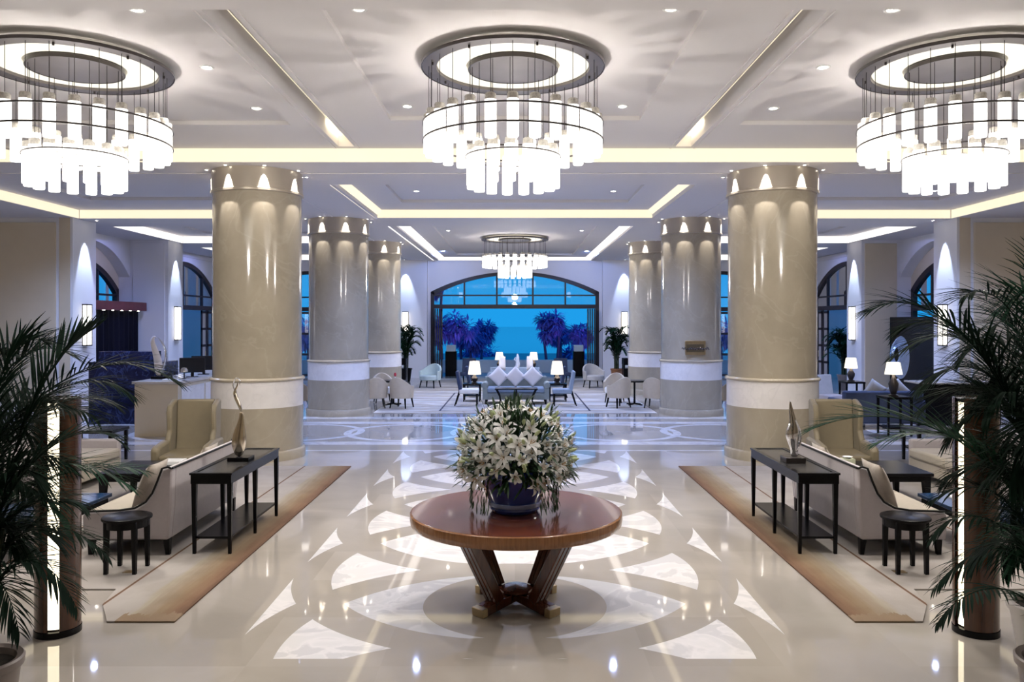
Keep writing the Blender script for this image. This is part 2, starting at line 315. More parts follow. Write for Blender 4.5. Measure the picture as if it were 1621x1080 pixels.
# ------------------------------------------------------------------ mesh builder
class MB:
    def __init__(s): s.v = []; s.f = []
    def add(s, vs, fs):
        o = len(s.v); s.v += [tuple(v) for v in vs]; s.f += [tuple(i+o for i in f) for f in fs]; return s
    def box(s, x0, x1, y0, y1, z0, z1):
        x0, x1 = min(x0,x1), max(x0,x1); y0, y1 = min(y0,y1), max(y0,y1)
        vs = [(x,y,z) for z in (z0,z1) for y in (y0,y1) for x in (x0,x1)]
        return s.add(vs, [(0,2,3,1),(4,5,7,6),(0,1,5,4),(2,6,7,3),(0,4,6,2),(1,3,7,5)])
    def taper(s, c0, s0, c1, s1):                     # square leg between two centres
        vs = []
        for c, h in ((c0, s0), (c1, s1)):
            hx, hy = (h if isinstance(h, tuple) else (h, h))
            for dx, dy in ((-1,-1),(1,-1),(1,1),(-1,1)): vs.append((c[0]+dx*hx, c[1]+dy*hy, c[2]))
        return s.add(vs, [(3,2,1,0),(4,5,6,7),(0,1,5,4),(1,2,6,5),(2,3,7,6),(3,0,4,7)])
    def bar(s, a, b, w, h, up=(0,0,1)):               # rectangular bar from a to b
        a = Vector(a); b = Vector(b); d = (b-a).normalized(); up = Vector(up)
        sd = d.cross(up)
        if sd.length < 1e-4: sd = d.cross(Vector((0,1,0)))
        sd.normalize(); u = sd.cross(d).normalized()
        vs = []
        for p in (a, b):
            for i, j in ((-1,-1),(1,-1),(1,1),(-1,1)): vs.append(p+sd*(i*w/2)+u*(j*h/2))
        return s.add(vs, [(3,2,1,0),(4,5,6,7),(0,1,5,4),(1,2,6,5),(2,3,7,6),(3,0,4,7)])
    def lathe(s, prof, n=32, c=(0,0,0), a0=0, a1=2*PI, sx=1, sy=1, cap=True):
        if prof[0] == prof[-1]: cap = False
        full = abs(a1-a0-2*PI) < 1e-6; m = n if full else n+1
        vs = []
        for r, z in prof:
            for i in range(m):
                a = a0+(a1-a0)*i/n
                vs.append((c[0]+r*math.cos(a)*sx, c[1]+r*math.sin(a)*sy, c[2]+z))
        fs = []
        for j in range(len(prof)-1):
            for i in range(n):
                k = (i+1) % m
                fs.append((j*m+i, j*m+k, (j+1)*m+k, (j+1)*m+i))
        s.add(vs, fs)
        if full and cap:
            o = len(s.v)-len(vs)
            if prof[0][0] > 1e-5: s.f.append(tuple(o+i for i in range(m))[::-1])
            if prof[-1][0] > 1e-5: s.f.append(tuple(o+(len(prof)-1)*m+i for i in range(m)))
        return s
    def tube(s, pts, rad, n=8, flat=1.0):
        pts = [Vector(p) for p in pts]
        if not isinstance(rad, (list, tuple)): rad = [rad]*len(pts)
        vs = []; ref = None
        for i, p in enumerate(pts):
            d = (pts[min(i+1, len(pts)-1)]-pts[max(i-1, 0)]).normalized()
            if ref is None:
                ref = d.cross(Vector((0,0,1)))
                if ref.length < .1: ref = d.cross(Vector((0,1,0)))
            ref = (ref-d*ref.dot(d)).normalized(); w = d.cross(ref)
            for k in range(n):
                a = 2*PI*k/n
                vs.append(p+ref*(math.cos(a)*rad[i])+w*(math.sin(a)*rad[i]*flat))
        fs = [(i*n+k, i*n+(k+1) % n, (i+1)*n+(k+1) % n, (i+1)*n+k) for i in range(len(pts)-1) for k in range(n)]
        fs.append(tuple(range(n))[::-1]); fs.append(tuple((len(pts)-1)*n+k for k in range(n)))
        return s.add(vs, fs)
    def prism(s, poly, a, b, axis='y'):               # poly in the two other axes, extruded a..b
        n = len(poly); vs = []
        for t in (a, b):
            for p, q in poly:
                vs.append({'y': (p, t, q), 'x': (t, p, q), 'z': (p, q, t)}[axis])
        fs = [(i, (i+1) % n, n+(i+1) % n, n+i) for i in range(n)]
        fs.append(tuple(range(n))[::-1]); fs.append(tuple(range(n, 2*n)))
        return s.add(vs, fs)
    def xf(s, mat, start=0):
        for i in range(start, len(s.v)): s.v[i] = tuple(mat @ Vector(s.v[i]))
        return s
    def mesh(s, name, mat=None, smooth=.7):
        me = bpy.data.meshes.new(name); me.from_pydata(s.v, [], s.f); me.validate()
        bm = bmesh.new(); bm.from_mesh(me); bmesh.ops.recalc_face_normals(bm, faces=bm.faces); bm.to_mesh(me); bm.free()
        if smooth:
            me.shade_smooth(); me.set_sharp_from_angle(angle=smooth)
        if mat: me.materials.append(mat)
        return me
    def build(s, name, mat, parent=None, bevel=0, smooth=.7, loc=None, rot=None, subd=0):
        o = bpy.data.objects.new(name, s.mesh(name, mat, smooth)); C.objects.link(o)
        if parent: o.parent = parent
        if loc is not None: o.location = loc
        if rot is not None: o.rotation_euler = rot
        if bevel:
            b = o.modifiers.new('bevel', 'BEVEL'); b.width = bevel; b.segments = 2; b.limit_method = 'ANGLE'; b.angle_limit = .6
        if subd:
            q = o.modifiers.new('subd', 'SUBSURF'); q.levels = subd; q.render_levels = subd
        return o

def tag(o, label, cat, group=None):
    o['label'] = label; o['category'] = cat
    if group: o['group'] = group
    return o
def thing(name, label, cat, loc=(0,0,0), rz=0, group=None):
    o = bpy.data.objects.new(name, None); C.objects.link(o); o.location = loc; o.rotation_euler = (0,0,rz); o.empty_display_size = .1
    return tag(o, label, cat, group)
def struct(o): o['kind'] = 'structure'; return o
def copy_tree(root, loc, rz=None, label=None, group=None, scale=None):
    r = root.copy(); C.objects.link(r); r.location = loc
    if rz is not None: r.rotation_euler = (0,0,rz)
    if scale: r.scale = scale
    if label: r['label'] = label
    if group: r['group'] = group
    for ch in list(root.children):
        c = ch.copy(); C.objects.link(c); c.parent = r
        for g in list(ch.children):
            d = g.copy(); C.objects.link(d); d.parent = c
    return r
def light(name, kind, loc, power, color, parent=None, rot=(0,0,0), size=.1, spot=1.0, blend=.5):
    l = bpy.data.lights.new(name, kind); l.energy = power; l.color = color
    if kind == 'SPOT': l.spot_size = spot; l.spot_blend = blend; l.shadow_soft_size = size
    elif kind == 'POINT': l.shadow_soft_size = size
    o = bpy.data.objects.new(name, l); C.objects.link(o); o.location = loc; o.rotation_euler = rot
    if parent: o.parent = parent
    return o
WARM = (1.0, .86, .68); NEUT = (1.0, .94, .89)
side_word = {-1: 'left', 1: 'right'}

# ------------------------------------------------------------------ camera, world
cam = bpy.data.cameras.new('camera'); cam.sensor_width = 36; cam.lens = 36*F/1621
cam.shift_x = -(CX-810.5)/1621; cam.shift_y = -(540-CY)/1621; cam.clip_end = 2000; cam.clip_start = .05
co = bpy.data.objects.new('camera', cam); C.objects.link(co); co.location = (0,0,H); co.rotation_euler = (PI/2,0,0)
bpy.context.scene.camera = co
w = bpy.data.worlds.new('dusk_sky'); bpy.context.scene.world = w; w.use_nodes = True
nt = w.node_tree; nt.nodes.clear()
wo = nt.nodes.new('ShaderNodeOutputWorld'); bg = nt.nodes.new('ShaderNodeBackground')
tc = nt.nodes.new('ShaderNodeTexCoord'); sp = nt.nodes.new('ShaderNodeSeparateXYZ'); cr = nt.nodes.new('ShaderNodeValToRGB')
nt.links.new(tc.outputs['Generated'], sp.inputs[0]); nt.links.new(sp.outputs[2], cr.inputs[0])
cr.color_ramp.elements[0].position = 0; cr.color_ramp.elements[0].color = (.01,.25,.60,1)
cr.color_ramp.elements[1].position = .6; cr.color_ramp.elements[1].color = (.005,.18,.52,1)
nt.links.new(cr.outputs[0], bg.inputs[0]); bg.inputs[1].default_value = .60; nt.links.new(bg.outputs[0], wo.inputs[0])
vs = bpy.context.scene.view_settings
vs.view_transform = 'Standard'; vs.look = 'None'; vs.gamma = 1; vs.exposure = 1.22; vs.use_curve_mapping = False

# ------------------------------------------------------------------ setting: floor, ceiling, walls
ZS = H+2.55                                            # soffit height
XW = 12.0                                              # side wall face
YB = 33.6                                              # back wall face
struct(MB().box(-14, 14, -4, 34.1, -.25, 0).build('floor', M['floor'], smooth=0))
tag(MB().box(-120, 120, 34.1, 60, -.3, -.02).build('terrace', M['terrace'], smooth=0), 'grey paved terrace beyond the open arched doors', 'terrace')['kind'] = 'structure'
tag(MB().box(-300, 300, 62, 900, -3.2, -3).build('sea', M['sea'], smooth=0), 'dark calm sea beyond the terrace parapet', 'sea')['kind'] = 'structure'
for s in (-1, 1):
    struct(MB().box(s*14, s*80, -4, 34.1, -.3, -.02).build('terrace', M['terrace'], smooth=0))

rects = [(-11.6,11.6, 6.6,12.9, 2.77)]
rects += [(-1.71,1.71, 6.9,11.1, 2.83)]
for s in (-1,1):
    rects += [(s*3.15,s*9.6, 6.9,11.35, 2.83), (s*2.53,s*2.78, 6.75,12.75, 3.12)]
rects += [(-3.36,3.36, 15.0,19.8, 2.75), (-2.6,2.6, 15.6,18.6, 2.82)]
rects += [(-3.15,3.15, 21.5,33.45, 2.68), (-2.3,2.3, 22.5,32.2, 2.74)]
for s in (-1,1):
    rects += [(s*5.3,s*10.75, 14.9,19.9, 2.76), (s*6.0,s*9.6, 15.6,18.3, 2.83)]
    rects += [(s*5.3,s*10.75, 21.6,26.1, 2.76), (s*6.0,s*9.6, 22.3,25.2, 2.82)]
    rects += [(s*5.3,s*10.75, 27.7,33.2, 2.76)]
rects = [(min(a,b), max(a,b), c, d, e) for a,b,c,d,e in rects]
def ceiling():
    xs = sorted({-14.0, 14.0} | {v for r in rects for v in r[:2]}); ys = sorted({-4.0, 34.1} | {v for r in rects for v in r[2:4]})
    def hz(x, y):
        h = 2.55
        for a,b,c,d,e in rects:
            if a < x < b and c < y < d: h = e
        return H+h
    nx, ny = len(xs)-1, len(ys)-1
    g = [[hz((xs[i]+xs[i+1])/2, (ys[j]+ys[j+1])/2) for j in range(ny)] for i in range(nx)]
    m = MB()
    for i in range(nx):
        for j in range(ny):
            z = g[i][j]; m.add([(xs[i],ys[j],z),(xs[i],ys[j+1],z),(xs[i+1],ys[j+1],z),(xs[i+1],ys[j],z)], [(0,1,2,3)])
            if i+1 < nx and abs(g[i+1][j]-z) > 1e-6:
                z2 = g[i+1][j]; x = xs[i+1]; m.add([(x,ys[j],z),(x,ys[j+1],z),(x,ys[j+1],z2),(x,ys[j],z2)], [(0,1,2,3)])
            if j+1 < ny and abs(g[i][j+1]-z) > 1e-6:
                z2 = g[i][j+1]; y = ys[j+1]; m.add([(xs[i],y,z),(xs[i+1],y,z),(xs[i+1],y,z2),(xs[i],y,z2)], [(0,1,2,3)])
    me = bpy.data.meshes.new('ceiling'); me.from_pydata(m.v, [], m.f); me.materials.append(M['ceiling'])
    o = bpy.data.objects.new('ceiling', me); C.objects.link(o); struct(o)
    struct(MB().box(-14, 14, -4, 34.1, H+3.2, H+3.4).build('ceiling', M['ceiling'], smooth=0))
ceiling()
# thin shadow beads on the soffit along the column lines
k = 1
def trim(m, mat):
    global k
    o = struct(m.build('trim_%d' % k, mat, smooth=0)); k += 1; return o
for s in (-1,1):
    trim(MB().box(s*4.40, s*4.44, 13.3, 33.3, ZS-.012, ZS+.004), M['ceiling'])
    trim(MB().box(s*2.84, s*2.86, 6.7, 12.85, H+2.755, H+2.775), M['ceiling'])
    trim(MB().box(s*2.46, s*2.48, 6.7, 12.85, H+2.755, H+2.775), M['ceiling'])
for y in (13.85,):
    trim(MB().box(-11, 11, y-.02, y+.02, ZS-.012, ZS+.004), M['ceiling'])

# cove faces: emission stands in for light washed from hidden strips
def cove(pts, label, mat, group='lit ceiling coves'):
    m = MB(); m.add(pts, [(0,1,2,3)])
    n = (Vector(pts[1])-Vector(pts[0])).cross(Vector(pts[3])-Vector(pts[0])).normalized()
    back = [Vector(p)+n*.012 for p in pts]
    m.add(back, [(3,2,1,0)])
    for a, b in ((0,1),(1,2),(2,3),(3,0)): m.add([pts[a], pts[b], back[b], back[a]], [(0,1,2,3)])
    return tag(m.build('cove_glow_face', mat, smooth=0), label, 'cove light', group)
z = H
e = .02
cove([(-11.55,12.9-e,z+2.552),(11.55,12.9-e,z+2.552),(11.55,12.9-e,z+2.765),(-11.55,12.9-e,z+2.765)], 'long cream glow-painted cove face across the hall above the first pair of columns', M['cove'])
cove([(-3.4,19.8-e,z+2.552),(3.4,19.8-e,z+2.552),(3.27,19.8-e,z+2.745),(-3.27,19.8-e,z+2.745)], 'short cream glow-painted cove face at the far end of the middle ceiling tray', M['cove'])
cove([(-3.4,33.45-e,z+2.552),(3.4,33.45-e,z+2.552),(2.95,33.45-e,z+2.675),(-2.95,33.45-e,z+2.675)], 'pale glow-painted cove face just above the arched opening to the sea', M['cove_cool'])
for s in (-1,1):
    sw = side_word[s]
    cove([(s*3.44,15.02,z+2.552),(s*3.44,19.78,z+2.552),(s*3.26,19.78,z+2.745),(s*3.26,15.02,z+2.745)], 'slanting cream glow-painted cove face on the %s edge of the middle ceiling tray' % sw, M['cove'])
    cove([(s*3.38,21.52,z+2.552),(s*3.38,33.42,z+2.552),(s*2.92,33.42,z+2.675),(s*2.92,21.52,z+2.675)], 'slanting pale glow-painted cove face %s of the small far chandelier' % sw, M['cove_cool'])
    cove([(s*(10.75-e),14.92,z+2.552),(s*(10.75-e),19.88,z+2.552),(s*(10.75-e),19.88,z+2.755),(s*(10.75-e),14.92,z+2.755)], 'cream glow-painted cove face running back above the beige panelled wall on the %s' % sw, M['cove'])
    cove([(s*5.35,19.9-e,z+2.552),(s*10.7,19.9-e,z+2.552),(s*10.7,19.9-e,z+2.755),(s*5.35,19.9-e,z+2.755)], 'cream glow-painted cove face seen behind the nearest %s column' % sw, M['cove'])
    cove([(s*(10.75-e),21.62,z+2.552),(s*(10.75-e),26.08,z+2.552),(s*(10.75-e),26.08,z+2.755),(s*(10.75-e),21.62,z+2.755)], 'pale slanting glow-painted cove face above the recessed arch on the %s' % sw, M['cove_cool'])
    cove([(s*5.35,26.1-e,z+2.552),(s*10.7,26.1-e,z+2.552),(s*10.7,26.1-e,z+2.755),(s*5.35,26.1-e,z+2.755)], 'pale glow-painted cove face above the far arched side window on the %s' % sw, M['cove_cool'])
    cove([(s*(10.75-e),27.72,z+2.552),(s*(10.75-e),33.18,z+2.552),(s*(10.75-e),33.18,z+2.755),(s*(10.75-e),27.72,z+2.755)], 'farthest glow-painted cove face in the %s aisle ceiling' % sw, M['cove_cool'])
    cove([(s*5.35,33.2-e,z+2.552),(s*10.7,33.2-e,z+2.552),(s*10.7,33.2-e,z+2.755),(s*5.35,33.2-e,z+2.755)], 'farthest cross glow-painted cove face seen between the %s columns' % sw, M['cove_cool'])
    # light tube hidden in the ceiling slot, at its far end
    t = MB(); t.tube([(s*2.74, 11.9, z+2.95), (s*2.74, 12.7, z+2.95)], .02, 8)
    tag(t.build('slot_light', M['slot_glow']), 'warm light tube inside the long ceiling slot %s of the middle chandelier' % sw, 'slot light')
    t = MB(); t.tube([(s*2.74, 6.8, z+2.98), (s*2.74, 11.9, z+2.98)], .006, 6)
    tag(t.build('slot_light', M['cove']), 'thin dim light line inside the ceiling slot %s of the middle chandelier' % sw, 'slot light')

# walls with arches
def arch_z(u, c, hw, zs, za):
    sag = za-zs; R = (hw*hw+sag*sag)/(2*sag); d = u-c
    return za-R+math.sqrt(max(0, R*R-d*d))
def arch_wall(name, fixed, thick, u0, u1, top, arches, axis, mat):
    us = {u0, u1}
    for c, hw, zs, za in arches:
        for i in range(25): us.add(max(u0, min(u1, c-hw+2*hw*i/24)))
    us = sorted(us); m = MB()
    for a, b in zip(us, us[1:]):
        if b-a < 1e-5: continue
        mid = (a+b)/2; za_ = zb_ = 0
        for ar in arches:
            if abs(mid-ar[0]) < ar[1]: za_ = arch_z(a, *ar); zb_ = arch_z(b, *ar)
        vs = []
        for t in (fixed, fixed+thick):
            for u, zz in ((a, za_), (b, zb_), (b, top), (a, top)):
                vs.append((u, t, zz) if axis == 'y' else (t, u, zz))
        m.add(vs, [(0,1,2,3),(7,6,5,4),(0,4,5,1),(3,2,6,7)])
        if za_ > 0 or zb_ > 0 or True:
            m.add([vs[0], vs[3], vs[7], vs[4]], [(0,1,2,3)]); m.add([vs[1], vs[2], vs[6], vs[5]], [(3,2,1,0)])
    me = bpy.data.meshes.new(name); me.from_pydata(m.v, [], m.f); me.materials.append(mat)
    o = bpy.data.objects.new(name, me); C.objects.link(o); return struct(o)
back_arch = (0, 3.5, 3.56, 4.40)
side_back = (8.6, 1.9, 3.56, 4.42)
arch_wall('wall_back', YB, .4, -14, 14, ZS+.2, [back_arch, side_back, (-8.6, 1.9, 3.56, 4.42)], 'y', M['wall_white'])
A1 = (22.95, 2.25, 3.70, 4.64); A2 = (29.4, 3.15, 3.35, 4.50)
for s in (-1,1):
    arch_wall('wall_'+side_word[s], s*XW, s*.35, 20.8, 34.1, ZS+.2, [A1, A2], 'x', M['wall_white'])
    nm = 'wall_'+side_word[s]
    struct(MB().box(s*10.8, s*14, 19.75, 20.85, 0, ZS+.2).build(nm+'_pier', M['wall_white'], smooth=0))
    struct(MB().box(s*11.2, s*14, 19.71, 19.76, .35, ZS-.12).build(nm+'_panel', M['wall_beige'], smooth=0, bevel=.01))
    struct(MB().box(s*10.86, s*11.12, 19.73, 19.76, 0, ZS).build(nm+'_panel_edge', M['wall_beige'], smooth=0))
    struct(MB().box(s*10.8, s*XW, 25.2, 26.3, 0, ZS+.2).build(nm+'_pier', M['wall_white'], smooth=0))
    struct(MB().box(s*10.9, s*11.9, 25.17, 25.21, .2, ZS-.1).build(nm+'_panel', M['wall_beige'] if s > 0 else M['wall_white'], smooth=0, bevel=.01))
    struct(MB().box(s*14, s*14.2, -4, 20, 0, ZS+.6).build(nm+'_near', M['wall_beige'], smooth=0))
    struct(MB().box(s*3.62, s*5.6, 33.3, 33.62, 0, ZS+.02).build('wall_back_pilaster', M['wall_white'], smooth=0))
    struct(MB().box(s*10.79, s*10.76, 19.77, 20.83, 0, .18).build('baseboard_'+side_word[s], M['marble_beige'], smooth=0))
    struct(MB().box(s*11.96, s*11.99, 26.3, 33.6, ZS-.18, ZS-.02).build('trim_%d' % k, M['ceiling'], smooth=0)); k += 1
struct(MB().box(-14, 14, -4.2, -4, 0, ZS+.6).build('wall_front', M['wall_beige'], smooth=0))

# arched windows
wn = 1
def arch_frame_mb(c, hw, zs, za, fw, d0, d1, axis, z0=0):
    m = MB(); n = 28; pts = []
    for i in range(n+1):
        u = c-hw+2*hw*i/n; pts.append((u, arch_z(u, c, hw, zs, za)))
    for (u0, q0), (u1, q1) in zip(pts, pts[1:]):
        def inn(u, q): return (c+(u-c)*(hw-fw)/hw, q-fw)
        a0, a1 = inn(u0, q0), inn(u1, q1)
        vs = []
        for t in (d0, d1):
            for (u, q) in ((u0,q0),(u1,q1),a1,a0): vs.append((u,t,q) if axis == 'y' else (t,u,q))
        m.add(vs, [(0,1,2,3),(7,6,5,4),(0,4,5,1),(1,5,6,2),(2,6,7,3),(3,7,4,0)])
    for sgn in (-1,1):
        a, b = c+sgn*hw, c+sgn*(hw-fw)
        if axis == 'y': m.box(a, b, d0, d1, z0, zs)
        else: m.box(d0, d1, a, b, z0, zs)
    return m
def bars(m, axis, d0, d1, u0, u1, z0, z1):
    if axis == 'y': m.box(u0, u1, d0, d1, z0, z1)
    else: m.box(d0, d1, u0, u1, z0, z1)
def window(c, hw, zs, za, fixed, axis, ztr, mull, inward, zbar=None, doors=True, fw=.14):
    """dark framed arched window; ztr = transom height"""
    global wn
    root = bpy.data.objects.new('window_%d' % wn, None); C.objects.link(root); struct(root); wn += 1
    d0, d1 = fixed, fixed+inward*.14
    fr = arch_frame_mb(c, hw, zs, za, fw, d0, d1, axis); fr.build('frame', M['dark_frame'], root, smooth=0)
    m = MB(); bars(m, axis, d0+inward*.001, d1-inward*.001, c-hw+fw, c+hw-fw, ztr, ztr+.17); m.build('transom', M['dark_frame'], root, smooth=0)
    if zbar:
        m = MB(); bars(m, axis, d0+inward*.03, d1-inward*.03, c-hw+fw, c+hw-fw, zbar, zbar+.06); m.build('transom_bar', M['dark_frame'], root, smooth=0)
    for u in mull:
        m = MB(); bars(m, axis, d0+inward*.02, d1-inward*.02, u-.035, u+.035, ztr+.17, arch_z(u, c, hw, zs, za)-.05); m.build('mullion', M['dark_frame'], root, smooth=0)
    g = MB(); n = 24; gm = fixed+inward*.07
    us = [c-hw+fw+(2*(hw-fw))*i/n for i in range(n+1)]
    for a, b in zip(us, us[1:]):
        q = [(a, ztr+.1), (b, ztr+.1), (b, arch_z(b, c, hw, zs, za)-.04), (a, arch_z(a, c, hw, zs, za)-.04)]
        g.add([((u, gm, zz) if axis == 'y' else (gm, u, zz)) for u, zz in q], [(0,1,2,3)])
    g.build('glass_pane', M['glass'], root, smooth=0)
    return root, d0, d1
r, d0, d1 = window(0, 3.5, 3.56, 4.40, YB+.02, 'y', 2.86, (-1.62, -.54+.0, .54+.0, 1.62)[:0] or (-2.1,-.75,.75,2.1), 1, zbar=3.38)
def door_leaf(name, root, x0, y0, x1, y1, zt, n=4):
    m = MB(); a = Vector((x0,y0,0)); b = Vector((x1,y1,0))
    up = Vector((0,0,1)); d = (b-a).normalized(); w_ = (b-a).length
    for t in (.04, w_-.04): m.bar(a+d*t+up*.02, a+d*t+up*zt, .08, .05, up=(d.y,-d.x,0))
    for i in range(n+1):
        zz = .09+(zt-.16)*i/n; m.bar(a+up*zz, b+up*zz, .05, .09)
    o = m.build(name, M['dark_frame'], root, smooth=0)
    g = MB(); g.add([a+up*.1, b+up*.1, b+up*(zt-.08), a+up*(zt-.08)], [(0,1,2,3)]); g.build('glass_pane', M['glass'], o, smooth=0)
    h = MB(); mid = a+d*(w_-.1)+up*1.05; h.bar(mid+Vector((0,-.05,-.12)), mid+Vector((0,-.05,.12)), .02, .02); h.build('door_handle', M['brass'], o)
    return o
dn = 1
for s in (-1,1):                                       # folded door leaves either side of the open arch
    root = bpy.data.objects.new('door_%d' % dn, None); C.objects.link(root); struct(root); dn += 1
    for q in range(4):
        x = s*(3.33-.09*q)
        y0, y1 = (YB+.15, YB-.62)
        door_leaf('door_leaf', root, x, y0, x-s*.085, y1, 2.84)
for s in (-1,1):
    window(s*8.6, 1.9, 3.56, 4.42, YB+.02, 'y', 2.75, (s*8.6-.6, s*8.6+.6), 1, zbar=3.3)
    root = bpy.data.objects.new('door_%d' % dn, None); C.objects.link(root); struct(root); dn += 1
    for q in range(3):
        a = s*8.6-1.74+q*1.16; door_leaf('door_leaf', root, a, YB+.1, a+1.14, YB+.1, 2.75, 3)
    window(22.95, 2.25, 3.32, 4.16, s*(XW+.34), 'x', 2.65, (22.0, 24.0), s, zbar=3.1)
    window(29.4, 3.15, 3.35, 4.50, s*(XW+.02), 'x', 2.75, (27.6, 29.4, 31.2), s, zbar=3.25)
    root = bpy.data.objects.new('door_%d' % dn, None); C.objects.link(root); struct(root); dn += 1
    for q in range(2):
        a = 31.2+q*.6; door_leaf('door_leaf', root, s*(XW+.1), a, s*(XW+.1), a+.58, 2.75, 4)
# masonry behind the recessed arches: lower dark opening
for s in (-1,1):
    arch_wall('wall_%s_recess' % side_word[s], s*(XW+.35), s*.15, 20.8, 25.25, ZS+.2, [(22.95, 2.25, 3.32, 4.16)], 'x', M['wall_beige'])

# ------------------------------------------------------------------ fixtures
def downlight(x, y, z, label, power=0, r=.07, group='recessed ceiling downlights', spot=1.9):
    col = NEUT if y < 16 else (.36,.50,1.0)  # blue beams in the back, put in to turn it lavender
    if y > 16: spot = 2.5
    t = thing('downlight', label, 'downlight', (x,y,z), 0, group)
    MB().lathe([(r*.7,0),(r*.72,-.006),(r,-.010),(r*1.12,-.004),(r*1.12,.0)], 20).build('trim_ring', M['white_ceramic'], t)
    MB().lathe([(0,.001),(r*.7,.001),(r*.7,-.004),(0,-.0045)][::-1], 20).build('lens', M['lamp_glow'], t)
    if power: light('downlight_beam', 'SPOT', (0,0,-.02), power*(1 if y < 16 else 4.0), col, t, (0,0,0), .05, spot, .8)
    return t
for s in (-1,1):
    sw = side_word[s]
    for i, y in enumerate((7.32, 8.98, 10.7)):
        downlight(s*3.42, y, H+(2.83 if y < 11.3 else 2.77), '%s recessed downlight of the row between the middle and the %s chandelier' % (('nearest','middle','farthest')[i], sw), 70)
    for i, y in enumerate((7.3, 10.6)):
        downlight(s*1.41, y, H+2.83, '%s recessed downlight in the centre ceiling panel, %s of the middle chandelier' % (('near','far')[i], sw), 70)
    for i, x in enumerate((2.12, 9.05)):
        downlight(s*x, 17.4, H+(2.82 if i == 0 else 2.83), ('small downlight in the middle ceiling tray on the %s' if i == 0 else 'small downlight in the %s aisle ceiling before the cove') % sw, 130)
    downlight(s*8.5, 7.5, H+2.83, 'recessed downlight outside the %s chandelier' % sw, 70)
    downlight(s*7.6, 23.6, H+2.82, 'added blue downlight over the %s aisle beyond the first cove' % sw, 110)  # aisle and lounge downlights added to bring blue light to the back
    downlight(s*7.6, 30.2, H+2.76, 'added blue downlight at the far end of the %s aisle' % sw, 90)
    downlight(s*2.0, 24.2, H+2.74, 'added blue downlight over the centre lounge chairs on the %s' % sw, 90)
    for y in (1.0, 4.2):  # unseen foyer downlights added to fill the hall with light
        for x in (1.6, 5.0, 9.0):
            downlight(s*x, y, ZS, 'added unseen downlight in the foyer soffit nearer than the chandeliers', 85, group='added foyer downlights out of view')

def chandelier(label, loc, scale=(1,1,1)):
    """z = 0 at the canopy ring underside"""
    t = thing('chandelier', label, 'chandelier', loc, 0); t.scale = scale
    r0, r1, rd = .975, .825, .475
    m = MB(); m.lathe([(r1,0),(r0,0),(r0,.035),(r1,.035),(r1,0)], 72); ring = m.build('canopy_ring', M['ring_metal'], t)
    MB().lathe([(r0+.004,-.004),(r0+.004,.03),(r0+.014,.03),(r0+.014,-.004),(r0+.004,-.004)], 72).build('ring_edge', M['bronze'], ring)
    dsc = MB().lathe([(0,-.012),(rd,-.012),(rd,.03),(0,.03)], 64).build('canopy_disc', M['ring_metal'], t)
    MB().lathe([(rd+.002,-.016),(rd+.002,.02),(rd+.012,.02),(rd+.012,-.016),(rd+.002,-.016)], 64).build('disc_edge', M['bronze'], dsc)
    MB().lathe([(rd+.03,.030),(r1-.01,.030),(r1-.01,.044),(rd+.03,.044),(rd+.03,.030)], 64).build('canopy_glow_panel', M['disc_glow'], t)
    for k_ in range(8):
        a = 2*PI*(k_+.35)/8; MB().lathe([(0,-.03),(.012,-.03),(.012,0),(0,0)], 8, (.88*math.cos(a), .88*math.sin(a), 0)).build('canopy_bolt', M['bronze'], ring)
    R = .905
    for zz in (-.605, -.795):
        m = MB(); n = 96; m.lathe([(R+.062,zz-.009),(R+.072,zz-.009),(R+.072,zz+.009),(R+.062,zz+.009),(R+.062,zz-.009)], n); m.build('hoop', M['bronze'], t)
    MB().lathe([(.45+.062,-.96),(.45+.070,-.96),(.45+.070,-.945),(.45+.062,-.945),(.45+.062,-.96)], 48).build('hoop', M['bronze'], t)
    def tube(R_, n, top, bot, wr, wz, off):
        me_t = MB().lathe([(0,bot+.004),(.053,bot),(.058,bot+.01),(.058,top-.055),(0,top-.055)], 16).mesh('glass_tube', M['tube_on'])
        me_c = MB().lathe([(.052,top-.055),(.055,top-.055),(.055,top),(.045,top+.012),(.02,top+.018),(.02,top+.010),(.050,top-.008),(.052,top-.055)], 16).mesh('glass_rim', M['tube_cap'])
        me_w = MB().tube([(0,0,top-.05),(0,0,wz)], .0035, 5).mesh('suspension_rod', M['wire'])
        for k_ in range(n):
            a = 2*PI*(k_+off)/n; p = (R_*math.cos(a), R_*math.sin(a), 0)
            o = bpy.data.objects.new('glass_tube', me_t); C.objects.link(o); o.parent = t; o.location = p
            for nm, me in (('glass_rim', me_c), ('suspension_rod', me_w)):
                q = bpy.data.objects.new(nm, me); C.objects.link(q); q.parent = o
    tube(R, 26, -.515, -.935, .02, 0, .5)
    tube(.45, 15, -.85, -1.285, .02, -.01, .1)
    return t
ZR = H+2.735
for s, lab in ((0, 'large round glass-tube chandelier in the middle, above the flower table'), (-1, 'large round glass-tube chandelier at the left, partly cut by the picture edge'), (1, 'large round glass-tube chandelier at the right, partly cut by the picture edge')):
    if s == 0: ch0 = chandelier(lab, (-.02, 8.75, ZR))
    else: copy_tree(ch0, (s*4.75, 8.75, ZR), None, lab)
copy_tree(ch0, (0, 26.2, H+2.655), None, 'smaller-looking glass-tube chandelier far back, before the arched opening to the sea', scale=(1.1,1.1,.95))
for o in list(C.objects):
    if o.type == 'EMPTY' and o.name.startswith('chandelier'):
        light('chandelier_light', 'POINT', (0,0,-1.45), 110, NEUT, o, size=.15)

